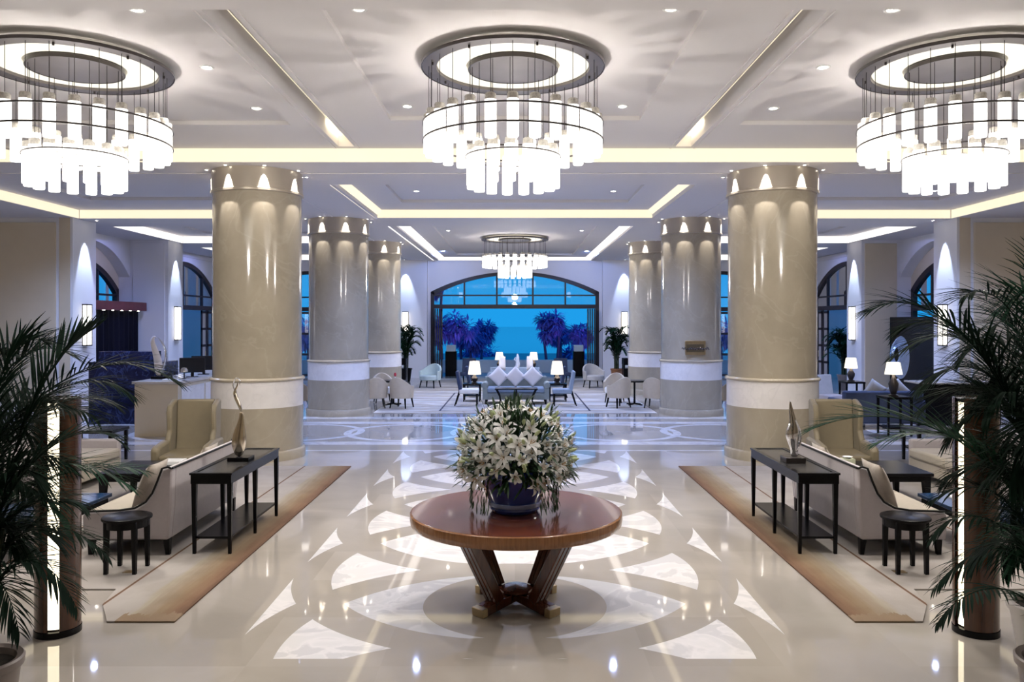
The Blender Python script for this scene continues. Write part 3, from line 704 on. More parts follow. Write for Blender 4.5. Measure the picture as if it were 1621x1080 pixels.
# columns
def column(s, y, label, spots=True):
    x = s*4.42
    t = thing('column', label, 'column', (x, y, 0), 0, None)
    MB().lathe([(.80,0),(.80,.14),(.785,.16),(.77,.17)], 72).build('base_ring', M['marble_beige'], t)
    MB().lathe([(.762,.165),(.762,.88)], 72).build('lower_drum', M['marble_beige'], t)
    MB().lathe([(.758,.88),(.758,1.315)], 72).build('white_band', M['marble_white'], t)
    MB().lathe([(.758,1.31),(.785,1.32),(.79,1.345),(.775,1.365),(.74,1.375)], 72).build('band_moulding', M['marble_beige'], t)
    MB().lathe([(.733,1.37),(.733,4.49)], 72).build('shaft', M['marble_beige'], t)
    MB().lathe([(.733,4.455),(.765,4.465),(.768,4.50),(.752,4.51),(.752,4.86),(.70,4.86)], 72).build('capital', M['capital'], t)
    if spots:
        for k_ in range(8):
            a = -PI/2+s*.35+2*PI*k_/8
            dl = thing('uplight_spot', 'x', 'spotlight')
            dl['label'] = 'small ceiling spotlight over the %s column on the %s' % (label.split()[0], side_word[s]); dl['group'] = 'spotlights round the %s %s column' % (label.split()[0], side_word[s])
            rr = .825; dl.location = (x+rr*math.cos(a), y+rr*math.sin(a), ZS)
            dl.name = 'column_spotlight'
            MB().lathe([(.02,0),(.038,-.006),(.042,0)], 14).build('trim_ring', M['white_ceramic'], dl)
            MB().lathe([(0,-.005),(.018,-.003),(.02,0)], 14).build('lens', M['lamp_glow'], dl)
            l = light('spot_beam', 'SPOT', (0,0,-.02), 75, NEUT, dl, size=.006, spot=.62, blend=.35)
            d = Vector((-math.cos(a)*.20, -math.sin(a)*.20, -.75)); l.rotation_euler = d.to_track_quat('-Z', 'Y').to_euler()
    return t
ordw = ('nearest', 'second', 'third')
for s in (-1,1):
    for i, y in enumerate((13.9, 20.3, 26.1)):
        column(s, y, '%s round beige marble column in the %s row, with a white band' % (ordw[i], side_word[s]))

# gilt sign plaque on the second right column
t = thing('sign_plaque', 'small gilt square plaque with dark script lettering on the second right column', 'sign', (4.36, 19.54, H+(CY-551)*19.5/F))
MB().box(-.25,.25,-.01,.02,-.17,.17).build('plate', M['brass'], t, bevel=.005)
MB().box(-.215,.215,-.02,0,-.10,.09).build('inner_panel', simple('dull_bronze_panel', (.20,.16,.10), .35, metal=.8), t, bevel=.004)
m = MB(); pts = []
for i in range(60):
    u = i/59; pts.append((-.33+.66*u, -.034, -.02+.028*math.sin(i*1.15)+.01*math.sin(i*.37)))
m.tube(pts, .010, 5); m.build('lettering', M['bronze'], t)

# sconces + wall wash
def sconce(loc, rz, label, w_=.26, h=1.05):
    t = thing('wall_sconce', label, 'wall sconce', loc, rz, None)      # faces local -Y
    MB().box(-w_/2+.014, w_/2-.014, -.118, -.01, .03, h-.03).build('diffuser', M['sconce_glow'], t, bevel=.01)
    m = MB()
    for x in (-w_/2, w_/2-.012):
        for y_ in (-.13, -.02): m.box(x, x+.012, y_, y_+.014, 0, h)
    for zz in (0, h-.03): m.box(-w_/2, w_/2, -.13, 0, zz, zz+.03)
    m.box(-w_/2, w_/2, -.132, -.125, h-.09, h-.08); m.box(-w_/2, w_/2, -.132, -.125, .2, .21)
    m.build('frame', M['bronze'], t)
    return t
def wash(loc, label, aim):
    dl = thing('wall_wash_spotlight', label, 'spotlight', loc)
    MB().lathe([(.03,0),(.055,-.008),(.06,0)], 14).build('trim_ring', M['white_ceramic'], dl)
    MB().lathe([(0,-.006),(.03,-.003),(.034,0)], 14).build('lens', M['lamp_glow'], dl)
    l = light('spot_beam', 'SPOT', (0,0,-.02), 200, (.55,.68,1.0), dl, size=.02, spot=.62, blend=.5)
    l.rotation_euler = Vector(aim).to_track_quat('-Z','Y').to_euler()
for s in (-1,1):
    sw = side_word[s]
    sconce((s*10.8, 20.3, 1.7), -s*PI/2 if s > 0 else PI/2, 'tall lit wall sconce on the near %s pier beside the beige panel' % sw)
    wash((s*10.5, 20.3, ZS), 'spotlight over the near %s pier sconce' % sw, (s*.2, 0, -1))
    sconce((s*10.8, 25.75, 1.72), -s*PI/2 if s > 0 else PI/2, 'tall lit wall sconce on the far %s pier, beside the arched side window' % sw, h=1.08)
    wash((s*10.5, 25.75, ZS), 'spotlight over the far %s pier sconce' % sw, (s*.2, 0, -1))
    sconce((s*4.5, 33.3, 1.78), 0, 'tall lit wall sconce on the back wall %s of the sea arch' % sw, h=.95)
    wash((s*4.5, 33.0, ZS), 'spotlight over the back wall sconce %s of the sea arch' % sw, (0, .2, -1))

# cylinder floor lamps flanking the aisle
for s in (-1,1):
    x = -3.39 if s < 0 else 3.42
    t = thing('cylinder_floor_lamp', 'tall rosewood cylinder floor lamp with a glowing slot, behind the %s near palm' % side_word[s], 'floor lamp', (x, 6.0, 0))
    a = -PI/2 + (.30 if s < 0 else -1.30); gap = .27
    R = .155
    sh = MB().lathe([(R,.05),(R,1.74),(R-.012,1.74),(R-.012,.05),(R,.05)], 60, a0=a+gap, a1=a+2*PI-gap)
    sh.build('shell', M['lamp_wood'], t)
    MB().lathe([(R+.004,0),(R+.004,.045),(R-.02,.05)], 48).build('base_ring', M['black_wood'], t)
    MB().lathe([(R-.030,.06),(R-.030,1.71)], 10, a0=a-gap*1.25, a1=a+gap*1.25).build('light_diffuser', M['slot_diffuser'], t)
    MB().lathe([(R-.014,1.71),(R-.014,1.735),(0,1.735)], 40).build('top_cap', M['black_wood'], t)

# ------------------------------------------------------------------ rugs
def rug(s):
    poly = [(2.6,6.18),(3.12,6.18),(3.34,6.55),(3.42,6.93),(7.6,6.93),(7.6,12.85),(2.6,12.85)]
    m = MB(); m.prism([(s*a, b) for a, b in poly], .001, .014, 'z')
    o = m.build('area_rug', rug_mat(s), smooth=0, bevel=.004)
    tag(o, 'large beige wool rug with a brown aisle border under the %s sofa group' % side_word[s], 'rug')
rug(-1); rug(1)
tag(MB().box(-3.58, 3.58, 20.35, 32.9, .001, .012).build('lounge_rug', lounge_rug_mat(), smooth=0), 'wave-patterned rug with a dark outline under the far centre lounge group', 'rug')
for s in (-1,1):
    x = s*3.52; tag(MB().box(x-.055, x+.055, 7.36, 7.44, .014, .018).build('floor_outlet_plate', M['grille'], smooth=0), 'small bronze floor outlet plate on the rug by the %s round stool table' % side_word[s], 'floor outlet')

# ------------------------------------------------------------------ foreground furniture
# centre table
t = thing('round_centre_table', 'large round mahogany table with angled legs in the middle of the inlaid floor', 'table', (.01, 6.6, 0))
MB().lathe([(0,.665),(.80,.665),(.845,.670),(.856,.682),(.862,.72),(.860,.762),(.850,.7695)], 96).build('table_edge', M['mahogany_edge'], t)
MB().lathe([(.851,.766),(.846,.771),(.80,.772),(0,.772)], 96).build('tabletop', M['mahogany_top'], t)
for k_ in range(4):
    a = PI/4+k_*PI/2; d = Vector((math.cos(a), math.sin(a), 0)); n = Vector((-d.y, d.x, 0))
    lg = MB()
    for off in (-.048, 0, .048):
        lg.bar(d*.565+n*off+Vector((0,0,.675)), d*.235+n*off+Vector((0,0,.09)), .043, .085, up=tuple(d))
    lg.build('leg', M['mahogany_leg'], t, bevel=.006)
    ft = MB()
    for off in (-.03, .03):
        ft.bar(d*.02+n*off+Vector((0,0,.085)), d*.375+n*off+Vector((0,0,.040)), .058, .07)
    ft.build('foot', M['black_wood'] if False else M['mahogany_leg'], t, bevel=.006)
    cp = MB()
    cp.bar(d*.37+Vector((0,0,.038)), d*.43+Vector((0,0,.034)), .125, .068)
    cp.build('brass_toe_cap', M['brass'], t, bevel=.006)
MB().lathe([(0,.09),(.10,.09),(.14,.115),(.14,.13),(.10,.15),(0,.16)], 8).build('hub', M['mahogany_leg'], t)
MB().lathe([(.10,.62),(.56,.645),(.62,.668),(.10,.668)], 48).build('underframe', M['mahogany_leg'], t)

# planter bowl with lilies
PB = Vector((.0, 6.56, .772))
t = thing('flower_arrangement', 'big dome of white lilies in a dark blue bowl on the round table', 'flower arrangement', PB)
MB().lathe([(.150,0),(.185,.004),(.205,.03),(.20,.05),(.215,.07)], 56).build('bowl_foot', M['bowl_blue'], t)
MB().lathe([(.205,.050),(.214,.052),(.222,.066),(.220,.084),(.212,.086)], 56).build('bowl_band', M['bowl_band'], t)
MB().lathe([(.208,.080),(.225,.12),(.250,.20),(.268,.30),(.272,.34),(.262,.35),(.25,.33),(.24,.25)], 56).build('bowl', M['bowl_blue'], t)
MB().lathe([(0,.30),(.255,.30)], 32).build('soil', M['soil'], t)
DC = Vector((0,0,.42))
def dome(az, el, r=1.0, jit=0):
    rx, rzv = .455, .44
    return DC+Vector((math.cos(az)*math.cos(el)*rx*r, math.sin(az)*math.cos(el)*rx*r, math.sin(el)*rzv*r))
def leafblade(m, p, d, ln, wd, droop, up=Vector((0,0,1)), segs=3):
    d = Vector(d).normalized(); sd = d.cross(up)
    if sd.length < .05: sd = Vector((1,0,0))
    sd.normalize(); q = Vector(p); vs = []; dd = d.copy()
    for i in range(segs+1):
        u = i/segs; wv = wd*math.sin(PI*(.12+.84*u))
        nrm = sd.cross(dd).normalized()
        vs += [q-sd*wv, q+nrm*(-wv*.35), q+sd*wv]
        dd = (dd+Vector((0,0,-droop/segs))).normalized(); q = q+dd*(ln/segs)
    fs = []
    for i in range(segs):
        b_ = i*3; fs += [(b_, b_+1, b_+4, b_+3), (b_+1, b_+2, b_+5, b_+4)]
    m.add(vs, fs)
def mesh_raw(m, name, mats):
    me = bpy.data.meshes.new(name); me.from_pydata(m.v, [], m.f); me.shade_smooth()
    for q in mats: me.materials.append(q)
    return me
fo = MB(); R2 = random.Random(3)
for i in range(2300):
    az = R2.uniform(0, 2*PI); el = math.asin(R2.uniform(-.42, 1)); r = R2.uniform(.62, 1.02) if i < 1300 else R2.uniform(.25, .7)
    p = dome(az, el, r); d = (p-DC).normalized()+Vector((R2.uniform(-.7,.7), R2.uniform(-.7,.7), R2.uniform(-.3,.6)))
    leafblade(fo, p, d, R2.uniform(.07,.15), R2.uniform(.008,.015), R2.uniform(0,.8))
for i in range(46):                                     # drooping trails at the sides
    az = R2.choice((PI, PI*1.15, PI*1.25, -.35, -PI/4, 0))+R2.uniform(-.16,.16); p = dome(az, -.35, .80)
    for j in range(7):
        leafblade(fo, p+Vector((0,0,-.045*j)), Vector((math.cos(az)*.3+R2.uniform(-.4,.4), math.sin(az)*.3+R2.uniform(-.4,.4), -1)), .06, .005, .2)
        p = p+Vector((R2.uniform(-.008,.008), R2.uniform(-.008,.008), 0))
        if p.z-.045*j < .10: break
o = bpy.data.objects.new('foliage', mesh_raw(fo, 'foliage', [M['bush_leaf']])); C.objects.link(o); o.parent = t; o['kind'] = 'stuff'
stm = MB()
for i in range(26):
    a = 2*PI*i/26; stm.tube([(.12*math.cos(a), .12*math.sin(a), .30), (.22*math.cos(a), .22*math.sin(a), .5)], .004, 4)
stm.build('stems', M['bush_leaf'], t)
def lily_mesh(sz, openness, sd):
    r_ = random.Random(sd); m = MB()
    for k_ in range(6):
        a = 2*PI*k_/6+r_.uniform(-.1,.1); c, s_ = math.cos(a), math.sin(a); vs = []
        L_ = sz*r_.uniform(.92,1.05); n = 5
        for i in range(n+1):
            u = i/n; rad = L_*(.08+u*openness*(1.0+.15*u)); h = L_*(.75*math.sin(u*1.9)*(1.15-openness*.45)-.28*u*u*u*openness)
            wv = L_*.24*math.sin(PI*min(1, .10+.88*u))*(1 if k_ % 2 else .82)
            ctr = Vector((c*rad, s_*rad, h)); sd_ = Vector((-s_, c, 0))
            vs += [ctr-sd_*wv+Vector((0,0,wv*.3)), ctr, ctr+sd_*wv+Vector((0,0,wv*.3))]
        fs = []
        for i in range(n):
            b_ = i*3; fs += [(b_, b_+1, b_+4, b_+3), (b_+1, b_+2, b_+5, b_+4)]
        m.add(vs, fs)
    np_ = len(m.f)
    for k_ in range(5):
        a = 2*PI*k_/5; m.tube([(0,0,.1*sz), (sz*.2*math.cos(a), sz*.2*math.sin(a), sz*.62)], [sz*.012, sz*.03], 4)
    me = mesh_raw(m, 'lily_bloom', [M['petal'], M['stamen']])
    for i, p in enumerate(me.polygons):
        if i >= np_: p.material_index = 1
    return me
def bud_mesh(sz):
    m = MB(); m.lathe([(0,0),(.14*sz,.1*sz),(.2*sz,.5*sz),(.15*sz,.85*sz),(.0,1.1*sz)], 8)
    return m.mesh('lily_bud', M['bud'])
lm = [lily_mesh(.080, .92, 1), lily_mesh(.088, 1.05, 2), lily_mesh(.072, .70, 3)]; bm_ = [bud_mesh(.06), bud_mesh(.075)]
placed = []; cnt = 0; tries = 0
while cnt < 98 and tries < 20000:
    tries += 1
    az = R2.uniform(0, 2*PI); el = math.asin(R2.uniform(-.32, .98))
    p = dome(az, el, R2.uniform(.90,1.06))
    if any((p-q).length < .082 for q in placed): continue
    placed.append(p); d = ((p-DC).normalized()+Vector((R2.uniform(-.45,.45), R2.uniform(-.45,.45), R2.uniform(-.3,.35)))).normalized()
    o = bpy.data.objects.new('lily_bloom', R2.choice(lm)); C.objects.link(o); o.parent = t; o.location = p-d*.03
    o.rotation_euler = (d.to_track_quat('Z','Y') @ Euler((0,0,R2.uniform(0,PI))).to_quaternion()).to_euler(); cnt += 1
for i in range(70):
    az = R2.uniform(0, 2*PI); el = math.asin(R2.uniform(-.1, .98)); p = dome(az, el, R2.uniform(.94,1.04))
    d = ((p-DC).normalized()+Vector((R2.uniform(-.4,.4), R2.uniform(-.4,.4), R2.uniform(0,.7)))).normalized()
    o = bpy.data.objects.new('lily_bud', R2.choice(bm_)); C.objects.link(o); o.parent = t; o.location = p
    o.rotation_euler = d.to_track_quat('Z','Y').to_euler()

# pillow
def pillow_mb(w_, h, th, n=10):
    m = MB(); vs = []
    for sgn in (1,-1):
        for i in range(n+1):
            for j in range(n+1):
                u = -1+2*i/n; v = -1+2*j/n
                k_ = (1-abs(u)**2.6)*(1-abs(v)**2.6); pin = 1-.07*(1-abs(v)**2)*abs(u)-0
                x = u*w_/2*(1-.06*(1-v*v)); z_ = v*h/2*(1-.06*(1-u*u))
                vs.append((x, sgn*th/2*(k_**.55), z_))
    fs = []
    N_ = (n+1)*(n+1)
    for i in range(n):
        for j in range(n):
            a = i*(n+1)+j; fs.append((a, a+1, a+n+2, a+n+1)); fs.append((N_+a, N_+a+n+1, N_+a+n+2, N_+a+1))
    m.add(vs, fs); return m
def weld(o):
    w_ = o.modifiers.new('weld', 'WELD'); w_.merge_threshold = .0008; return o
def pillow(loc, rot, label, mat, w_=.45, h=.45, th=.15, group=None):
    o = weld(pillow_mb(w_, h, th).build('cushion', mat, loc=loc, rot=rot, smooth=1.2)); return tag(o, label, 'cushion', group)

# sofas seen from behind
def sofa(s):
    sw = side_word[s]
    t = thing('sofa', 'pale sofa with black piped sloping arms on the %s rug, seen from behind' % sw, 'sofa', (s*3.36, 7.9, 0))
    L_ = 1.95; D = .88
    prof = [(.03,.17),(0,.5),(-.01,.86),(.03,.878),(.085,.86),(.13,.74),(.18,.62),(.245,.535),(.35,.475),(.5,.452),(.84,.44),(.87,.41),(.86,.17)]
    for y0, y1 in ((0,.10),(L_-.10,L_)):
        MB().prism([(s*a, b) for a, b in prof], y0, y1, 'y').build('side_panel', M['sofa_fabric'], t, bevel=.018)
    MB().prism([(s*a, b) for a, b in [(.03,.17),(0,.5),(-.01,.86),(.03,.878),(.085,.86),(.14,.5),(.16,.17)]], .095, L_-.095, 'y').build('backrest', M['sofa_fabric'], t, bevel=.015)
    MB().box(s*.12, s*.84, .10, L_-.10, .17, .30).build('seat_base', M['sofa_fabric'], t, bevel=.02)
    for i in range(2):
        a = .105+i*(L_-.21)/2; MB().box(s*.15, s*.87, a, a+(L_-.21)/2-.006, .30, .44).build('seat_cushion', M['seat_fabric'], t, bevel=.04)
    top = [(s*a, b+.008) for a, b in prof[2:-2]]
    MB().tube([(x, -.004, zz) for x, zz in top], .011, 8).build('piping', M['piping'], t)
    MB().tube([(x, L_+.004, zz) for x, zz in top], .011, 8).build('piping', M['piping'], t)
    MB().tube([(s*-.012, 0, .872), (s*-.012, L_, .872)], .012, 8).build('piping', M['piping'], t)
    for x in (.06, .80):
        for y in (.06, L_-.06):
            m = MB(); m.taper((s*x,y,.172), .032, (s*(x+(-.01 if x < .4 else .01)),y,.014), .02); m.build('leg', M['black_wood'], t)
    MB().box(s*.1, s*.80, .06, L_-.06, .15, .172).build('under_frame', M['black_wood'], t)
    # cushions resting against the back
    pillow((s*3.36+s*.34, 7.9+.31, .67), (0,0,0), 'striped taupe cushion leaning at the near end of the %s sofa' % sw, M['pillow'], .46, .46, .13)
    pillow((s*3.36+s*.27, 7.9+1.55, .66), (0,0,0), 'striped taupe cushion at the far end of the %s sofa' % sw, M['pillow'], .44, .44, .13)
for s in (-1,1): sofa(s)
for o in C.objects:                                     # lean the sofa cushions back against the backrest
    if o.name.startswith('cushion'):
        s = 1 if o.location.x > 0 else -1
        q = Euler((0,0,PI/2)).to_quaternion(); lean = Matrix.Rotation(s*-.38, 4, 'Y').to_quaternion()
        o.rotation_euler = (lean @ q).to_euler()
        o.scale = (1,1,1)

# console tables
def console(s):
    sw = side_word[s]
    t = thing('console_table', 'long black console table with a low shelf behind the %s sofa' % sw, 'console table', (s*2.81, 7.97, 0))
    W, L_, HT = .40, 1.56, .815
    MB().box(s*-.02, s*(W-.02), -.02, L_+.02, HT-.11, HT-.018).build('apron', M['black_wood'], t, bevel=.004)
    m = MB()
    m.box(s*-.03, s*.02, -.03, L_+.03, HT-.02, HT); m.box(s*(W-.06), s*(W-.01), -.03, L_+.03, HT-.02, HT)
    m.box(s*.02, s*(W-.06), -.03, .03, HT-.02, HT); m.box(s*.02, s*(W-.06), L_-.03, L_+.03, HT-.02, HT)
    m.build('top_frame', M['black_wood'], t, bevel=.003)
    MB().box(s*.02, s*(W-.06), .03, L_-.03, HT-.02, HT-.008).build('top_inset', M['black_inset'], t)
    for x in (0, W-.05):
        for y in (.005, L_/2, L_-.005):
            m = MB(); m.taper((s*x, y, HT-.10), .024, (s*x, y, .014), .015); m.build('leg', M['black_wood'], t, bevel=.002)
    MB().box(s*-.0, s*(W-.05), .02 if False else L_/2, L_-.02, .155, .178).build('shelf', M['black_wood'], t, bevel=.002)
    MB().box(s*-.0, s*(W-.05), .03, L_/2, .155, .178).build('shelf', M['black_wood'], t, bevel=.002)
for s in (-1,1): console(s)
# sculptures
ZT = .816
p = P(377, 735, 8.75)
t = thing('bird_sculpture', 'silver long-necked bird sculpture on a black block on the left console table', 'sculpture', (-2.97, 8.72, ZT-.008))
MB().box(-.10,.13,-.10,.10,0,.045).build('base', M['black_wood'], t, bevel=.004)
m = MB(); m.tube([(0,0,.04),(-.005,0,.10),(-.01,0,.18),(0,0,.28),(.015,0,.38),(.025,0,.46),(.02,0,.53)], [.03,.06,.085,.075,.045,.028,.022], 14, .6); m.build('body', M['champagne'], t, subd=1)
m = MB(); m.tube([(.02,0,.53),(0,0,.60),(-.03,0,.66),(-.05,0,.72),(-.045,0,.76),(-.02,0,.80),(-.02,0,.84)], [.022,.028,.034,.03,.02,.014,.006], 12, .7); m.build('neck', M['champagne'], t, subd=1)
MB().tube([(-.03,-.012,.655),(-.045,-.016,.71)], [.016,.018], 10, .6).build('dark_inlay', M['bronze'], t)
m = MB(); m.tube([(-.045,0,.75),(-.075,0,.80),(-.06,0,.87),(-.02,0,.90),(.01,0,.86),(0,0,.80)], [.008,.012,.014,.012,.012,.006], 8, .6); m.build('crest', M['silver'], t, subd=1)
t = thing('spire_sculpture', 'silver teardrop spire sculpture on a dark block on the right console table', 'sculpture', (2.97, 8.62, ZT-.008))
MB().box(-.11,.10,-.10,.10,0,.06).build('base', M['bronze'], t, bevel=.004)
m = MB(); m.tube([(.01,0,.05),(.01,0,.12),(0,0,.20),(-.015,0,.28),(0,0,.36),(0,0,.42),(-.015,0,.50),(-.03,0,.58),(-.035,0,.66)], [.05,.035,.055,.080,.070,.042,.03,.022,.004], 14, .55); m.build('body', M['silver'], t, subd=1)
m = MB(); m.tube([(.01,-.02,.10),(.075,-.02,.20),(.08,-.02,.30),(.045,-.02,.40),(.01,-.02,.46)], [.012,.022,.026,.018,.006], 8, .5); m.build('wing', M['silver'], t, subd=1)

# round stool tables
for s in (-1,1):
    x = -3.575 if s < 0 else 3.60
    t = thing('round_side_table', 'small round black side table with square legs at the near end of the %s sofa' % side_word[s], 'side table', (x, 7.455, 0))
    MB().lathe([(0,.485),(.205,.485),(.215,.49),(.218,.50),(.215,.512),(.205,.516),(0,.516)], 48).build('tabletop', M['black_wood'] if s > 0 else M['blue_glass_top'] if False else M['black_wood'], t)
    MB().lathe([(.165,.42),(.19,.42),(.19,.486),(.165,.486),(.165,.42)], 40).build('apron', M['black_wood'], t)
    for dx in (-1,1):
        for dy in (-1,1):
            MB().taper((dx*.125, dy*.125, .486), .022, (dx*.13, dy*.13, .014), .016).build('leg', M['black_wood'], t)

# coffee tables
def coffee(x, y, w_, d, h, label, mat=None, leg=.035):
    t = thing('coffee_table', label, 'coffee table', (x, y, 0))
    MB().box(-w_/2, w_/2, -d/2, d/2, h-.04, h).build('tabletop', mat or M['black_wood'], t, bevel=.006)
    MB().box(-w_/2+.03, w_/2-.03, -d/2+.03, d/2-.03, h-.11, h-.04).build('apron', M['black_wood'], t)
    for dx in (-1,1):
        for dy in (-1,1):
            px, py = dx*(w_/2-.07), dy*(d/2-.07)
            MB().taper((px,py,h-.04), leg, (px+dx*.015,py,.014), leg*.6).build('leg', M['black_wood'], t)
    return t
for s in (-1,1):
    sw = side_word[s]
    coffee(s*4.55, 10.45, 1.25, .95, .43, 'square black coffee table in front of the %s wing chair' % sw, leg=.045)
    coffee(s*4.78, 8.25, .75, 1.2, .43, 'low oblong dark-topped coffee table in front of the %s sofa' % sw, mat=M['blue_glass_top'])
def cup(x, y, z_, label):
    t = thing('cup_and_saucer', label, 'cup', (x,y,z_))
    MB().lathe([(0,.0),(.045,.0),(.075,.012),(.078,.016),(.04,.008),(0,.008)], 24).build('saucer', M['white_ceramic'], t)
    MB().lathe([(0,.01),(.022,.01),(.034,.03),(.038,.062),(.035,.062),(.030,.03),(0,.016)], 24).build('cup', M['white_ceramic'], t)
    return t
pz = .43
cup(-3.98, 10.3, pz, 'white cup and saucer on the left square coffee table'); cup(-4.12, 10.6, pz, 'second white cup and saucer, farther left on the left square coffee table')
tag(MB().box(-4.62,-4.38,10.55,10.8,pz,pz+.05).build('stack_of_books', M['white_ceramic'], bevel=.004), 'white folded menus lying on the left square coffee table', 'books')
t = thing('napkin_box', 'pale green napkin box with white tissue on the right square coffee table', 'box', (4.32,10.5,pz))
MB().box(-.08,.08,-.06,.06,0,.10).build('box_body', M['green_ceramic'], t, bevel=.005)
MB().lathe([(.03,.098),(.05,.12),(.07,.125),(.03,.11)], 7).build('tissue', M['white_ceramic'], t)
cup(4.05, 10.35, pz, 'white cup and saucer on the right square coffee table')
for s in (-1,1):
    t = thing('magazine', 'white magazine on the dark oblong coffee table before the %s sofa' % side_word[s], 'magazine', (s*4.78, 8.55, pz))
    MB().box(-.15,.15,-.11,.11,0,.02).build('pages', M['white_ceramic'], t, bevel=.002)

# wing chairs
def wing_chair(s):
    sw = side_word[s]
    t = thing('wing_chair', 'olive-tan high-backed wing chair on the %s rug before the marble column' % sw, 'armchair', (s*4.68, 11.55, 0), s*-.10)
    # faces -Y
    MB().prism([(.30,.30),(.42,.30),(.50,1.13),(.47,1.165),(.42,1.15),(.36,.5)], -.27, .27, 'x').build('backrest', M['olive_leather'], t, bevel=.03)
    for sg in (-1,1):
        MB().prism([(.45,.35),(.50,1.13),(.46,1.165),(.40,1.15),(.22,1.09),(.17,1.0),(.19,.72),(.10,.60),(.10,.35)], sg*.27, sg*.35, 'x').build('wing', M['olive_leather'], t, bevel=.025)
        MB().prism([(-.34,.22),(.44,.22),(.44,.60),(.1,.60),(-.26,.57),(-.34,.53)], sg*.28, sg*.40, 'x').build('arm', M['olive_leather'], t, bevel=.035)
    MB().box(-.29, .29, -.33, .36, .20, .32).build('seat_base', M['olive_leather'], t, bevel=.02)
    MB().box(-.285, .285, -.38, .33, .32, .45).build('seat_cushion', M['olive_dark'], t, bevel=.035)
    for x in (-.33,.33):
        for y in (-.28,.38): MB().taper((x,y,.22), .03, (x,y+(.04 if y > 0 else 0),.014), .018).build('leg', M['black_wood'], t)
for s in (-1,1): wing_chair(s)
# cushion at the far end of the left sofa group peeking by the wing chair handled above
# outer daybeds and side tables
def daybed(s):
    sw = side_word[s]
    t = thing('outer_sofa', 'beige sofa on the outer side of the %s rug facing the aisle' % sw, 'sofa', (s*6.3, 11.0, 0))
    MB().box(s*-.45, s*.45, -1.0, 1.0, .12, .30).build('seat_base', M['seat_fabric'], t, bevel=.02)
    for i in range(2): MB().box(s*-.47, s*.30, -.98+i*.98, -.01+i*.98, .30, .44).build('seat_cushion', M['seat_fabric'], t, bevel=.035)
    MB().box(s*.28, s*.50, -1.0, 1.0, .12, .80).build('backrest', M['sofa_fabric'], t, bevel=.04)
    for y in (-1, 1): MB().box(s*-.42, s*.48, y*1.0, y*1.1, .12, .56).build('arm', M['sofa_fabric'], t, bevel=.03)
    for x in (-.38,.40):
        for y in (-.95,.95): MB().taper((s*x,y,.13), .03, (s*x,y,.014), .02).build('leg', M['black_wood'], t)
    u = thing('dark_side_table', 'black square side table with a lower shelf beyond the %s outer sofa' % sw, 'side table', (s*6.9, 13.3, 0))
    MB().box(-.42,.42,-.3,.3,.50,.55).build('tabletop', M['black_wood'], u, bevel=.005)
    MB().box(-.38,.38,-.27,.27,.20,.23).build('shelf', M['black_wood'], u)
    for x in (-.38,.38):
        for y in (-.26,.26): MB().taper((x,y,.50), .025, (x,y,0), .02).build('leg', M['black_wood'], u)
    for i in range(2):
        tag(MB().lathe([(0,0),(.05,0),(.07,.05),(.06,.12),(.03,.14),(0,.14)], 16).build('ceramic_jar', M['white_ceramic'], loc=(s*(6.75+.3*i), 13.2, .23)), 'white ceramic jar on the shelf of the %s black side table, %s' % (sw, ('toward the aisle','toward the wall')[i]), 'jar')
for s in (-1,1): daybed(s)

# ------------------------------------------------------------------ palms
def bez(pts, t_):
    pts = [Vector(p) for p in pts]
    while len(pts) > 1: pts = [a.lerp(b, t_) for a, b in zip(pts, pts[1:])]
    return pts[0]
def frond_obj(parent, name, ctrl, ll, n, mat, droop=.5, wd=.012, start=.22, stemr=.008, seed=0, flat=.0, fan=.6):
    r_ = random.Random(seed); base = ctrl[0]
    o0 = parent.location
    m = MB(); N_ = 26
    pts = [bez(ctrl, i/N_)-o0 for i in range(N_+1)]
    m.tube(pts, [stemr*(1-.8*i/N_) for i in range(N_+1)], 5)
    for i in range(n):
        u = start+(1-start)*(i/(n-1))**.92
        p = bez(ctrl, u)-o0; q = bez(ctrl, min(1, u+.02))-o0; tg = (q-p)
        if tg.length < 1e-6: tg = p-(bez(ctrl, u-.02)-o0)
        tg.normalize(); sd = tg.cross(Vector((0,0,1)))
        if sd.length < .1: sd = Vector((0,1,0)).cross(tg)
        sd.normalize(); up = sd.cross(tg)
        sh = math.sin(PI*min(1, .16+.78*(u-start)/(1-start)))**.7
        for sg in (-1,1):
            d = sd*sg*(1-.35*u)+tg*(fan+.5*u)+up*(.28-flat)+Vector((r_.uniform(-.1,.1), r_.uniform(-.1,.1), r_.uniform(-.12,.12)))
            leafblade(m, p, d, ll*sh*r_.uniform(.85,1.1), wd*r_.uniform(.75,1.15), droop*r_.uniform(.5,1.5), segs=4)
    o = bpy.data.objects.new(name, mesh_raw(m, name, [mat])); C.objects.link(o); o.parent = parent; return o
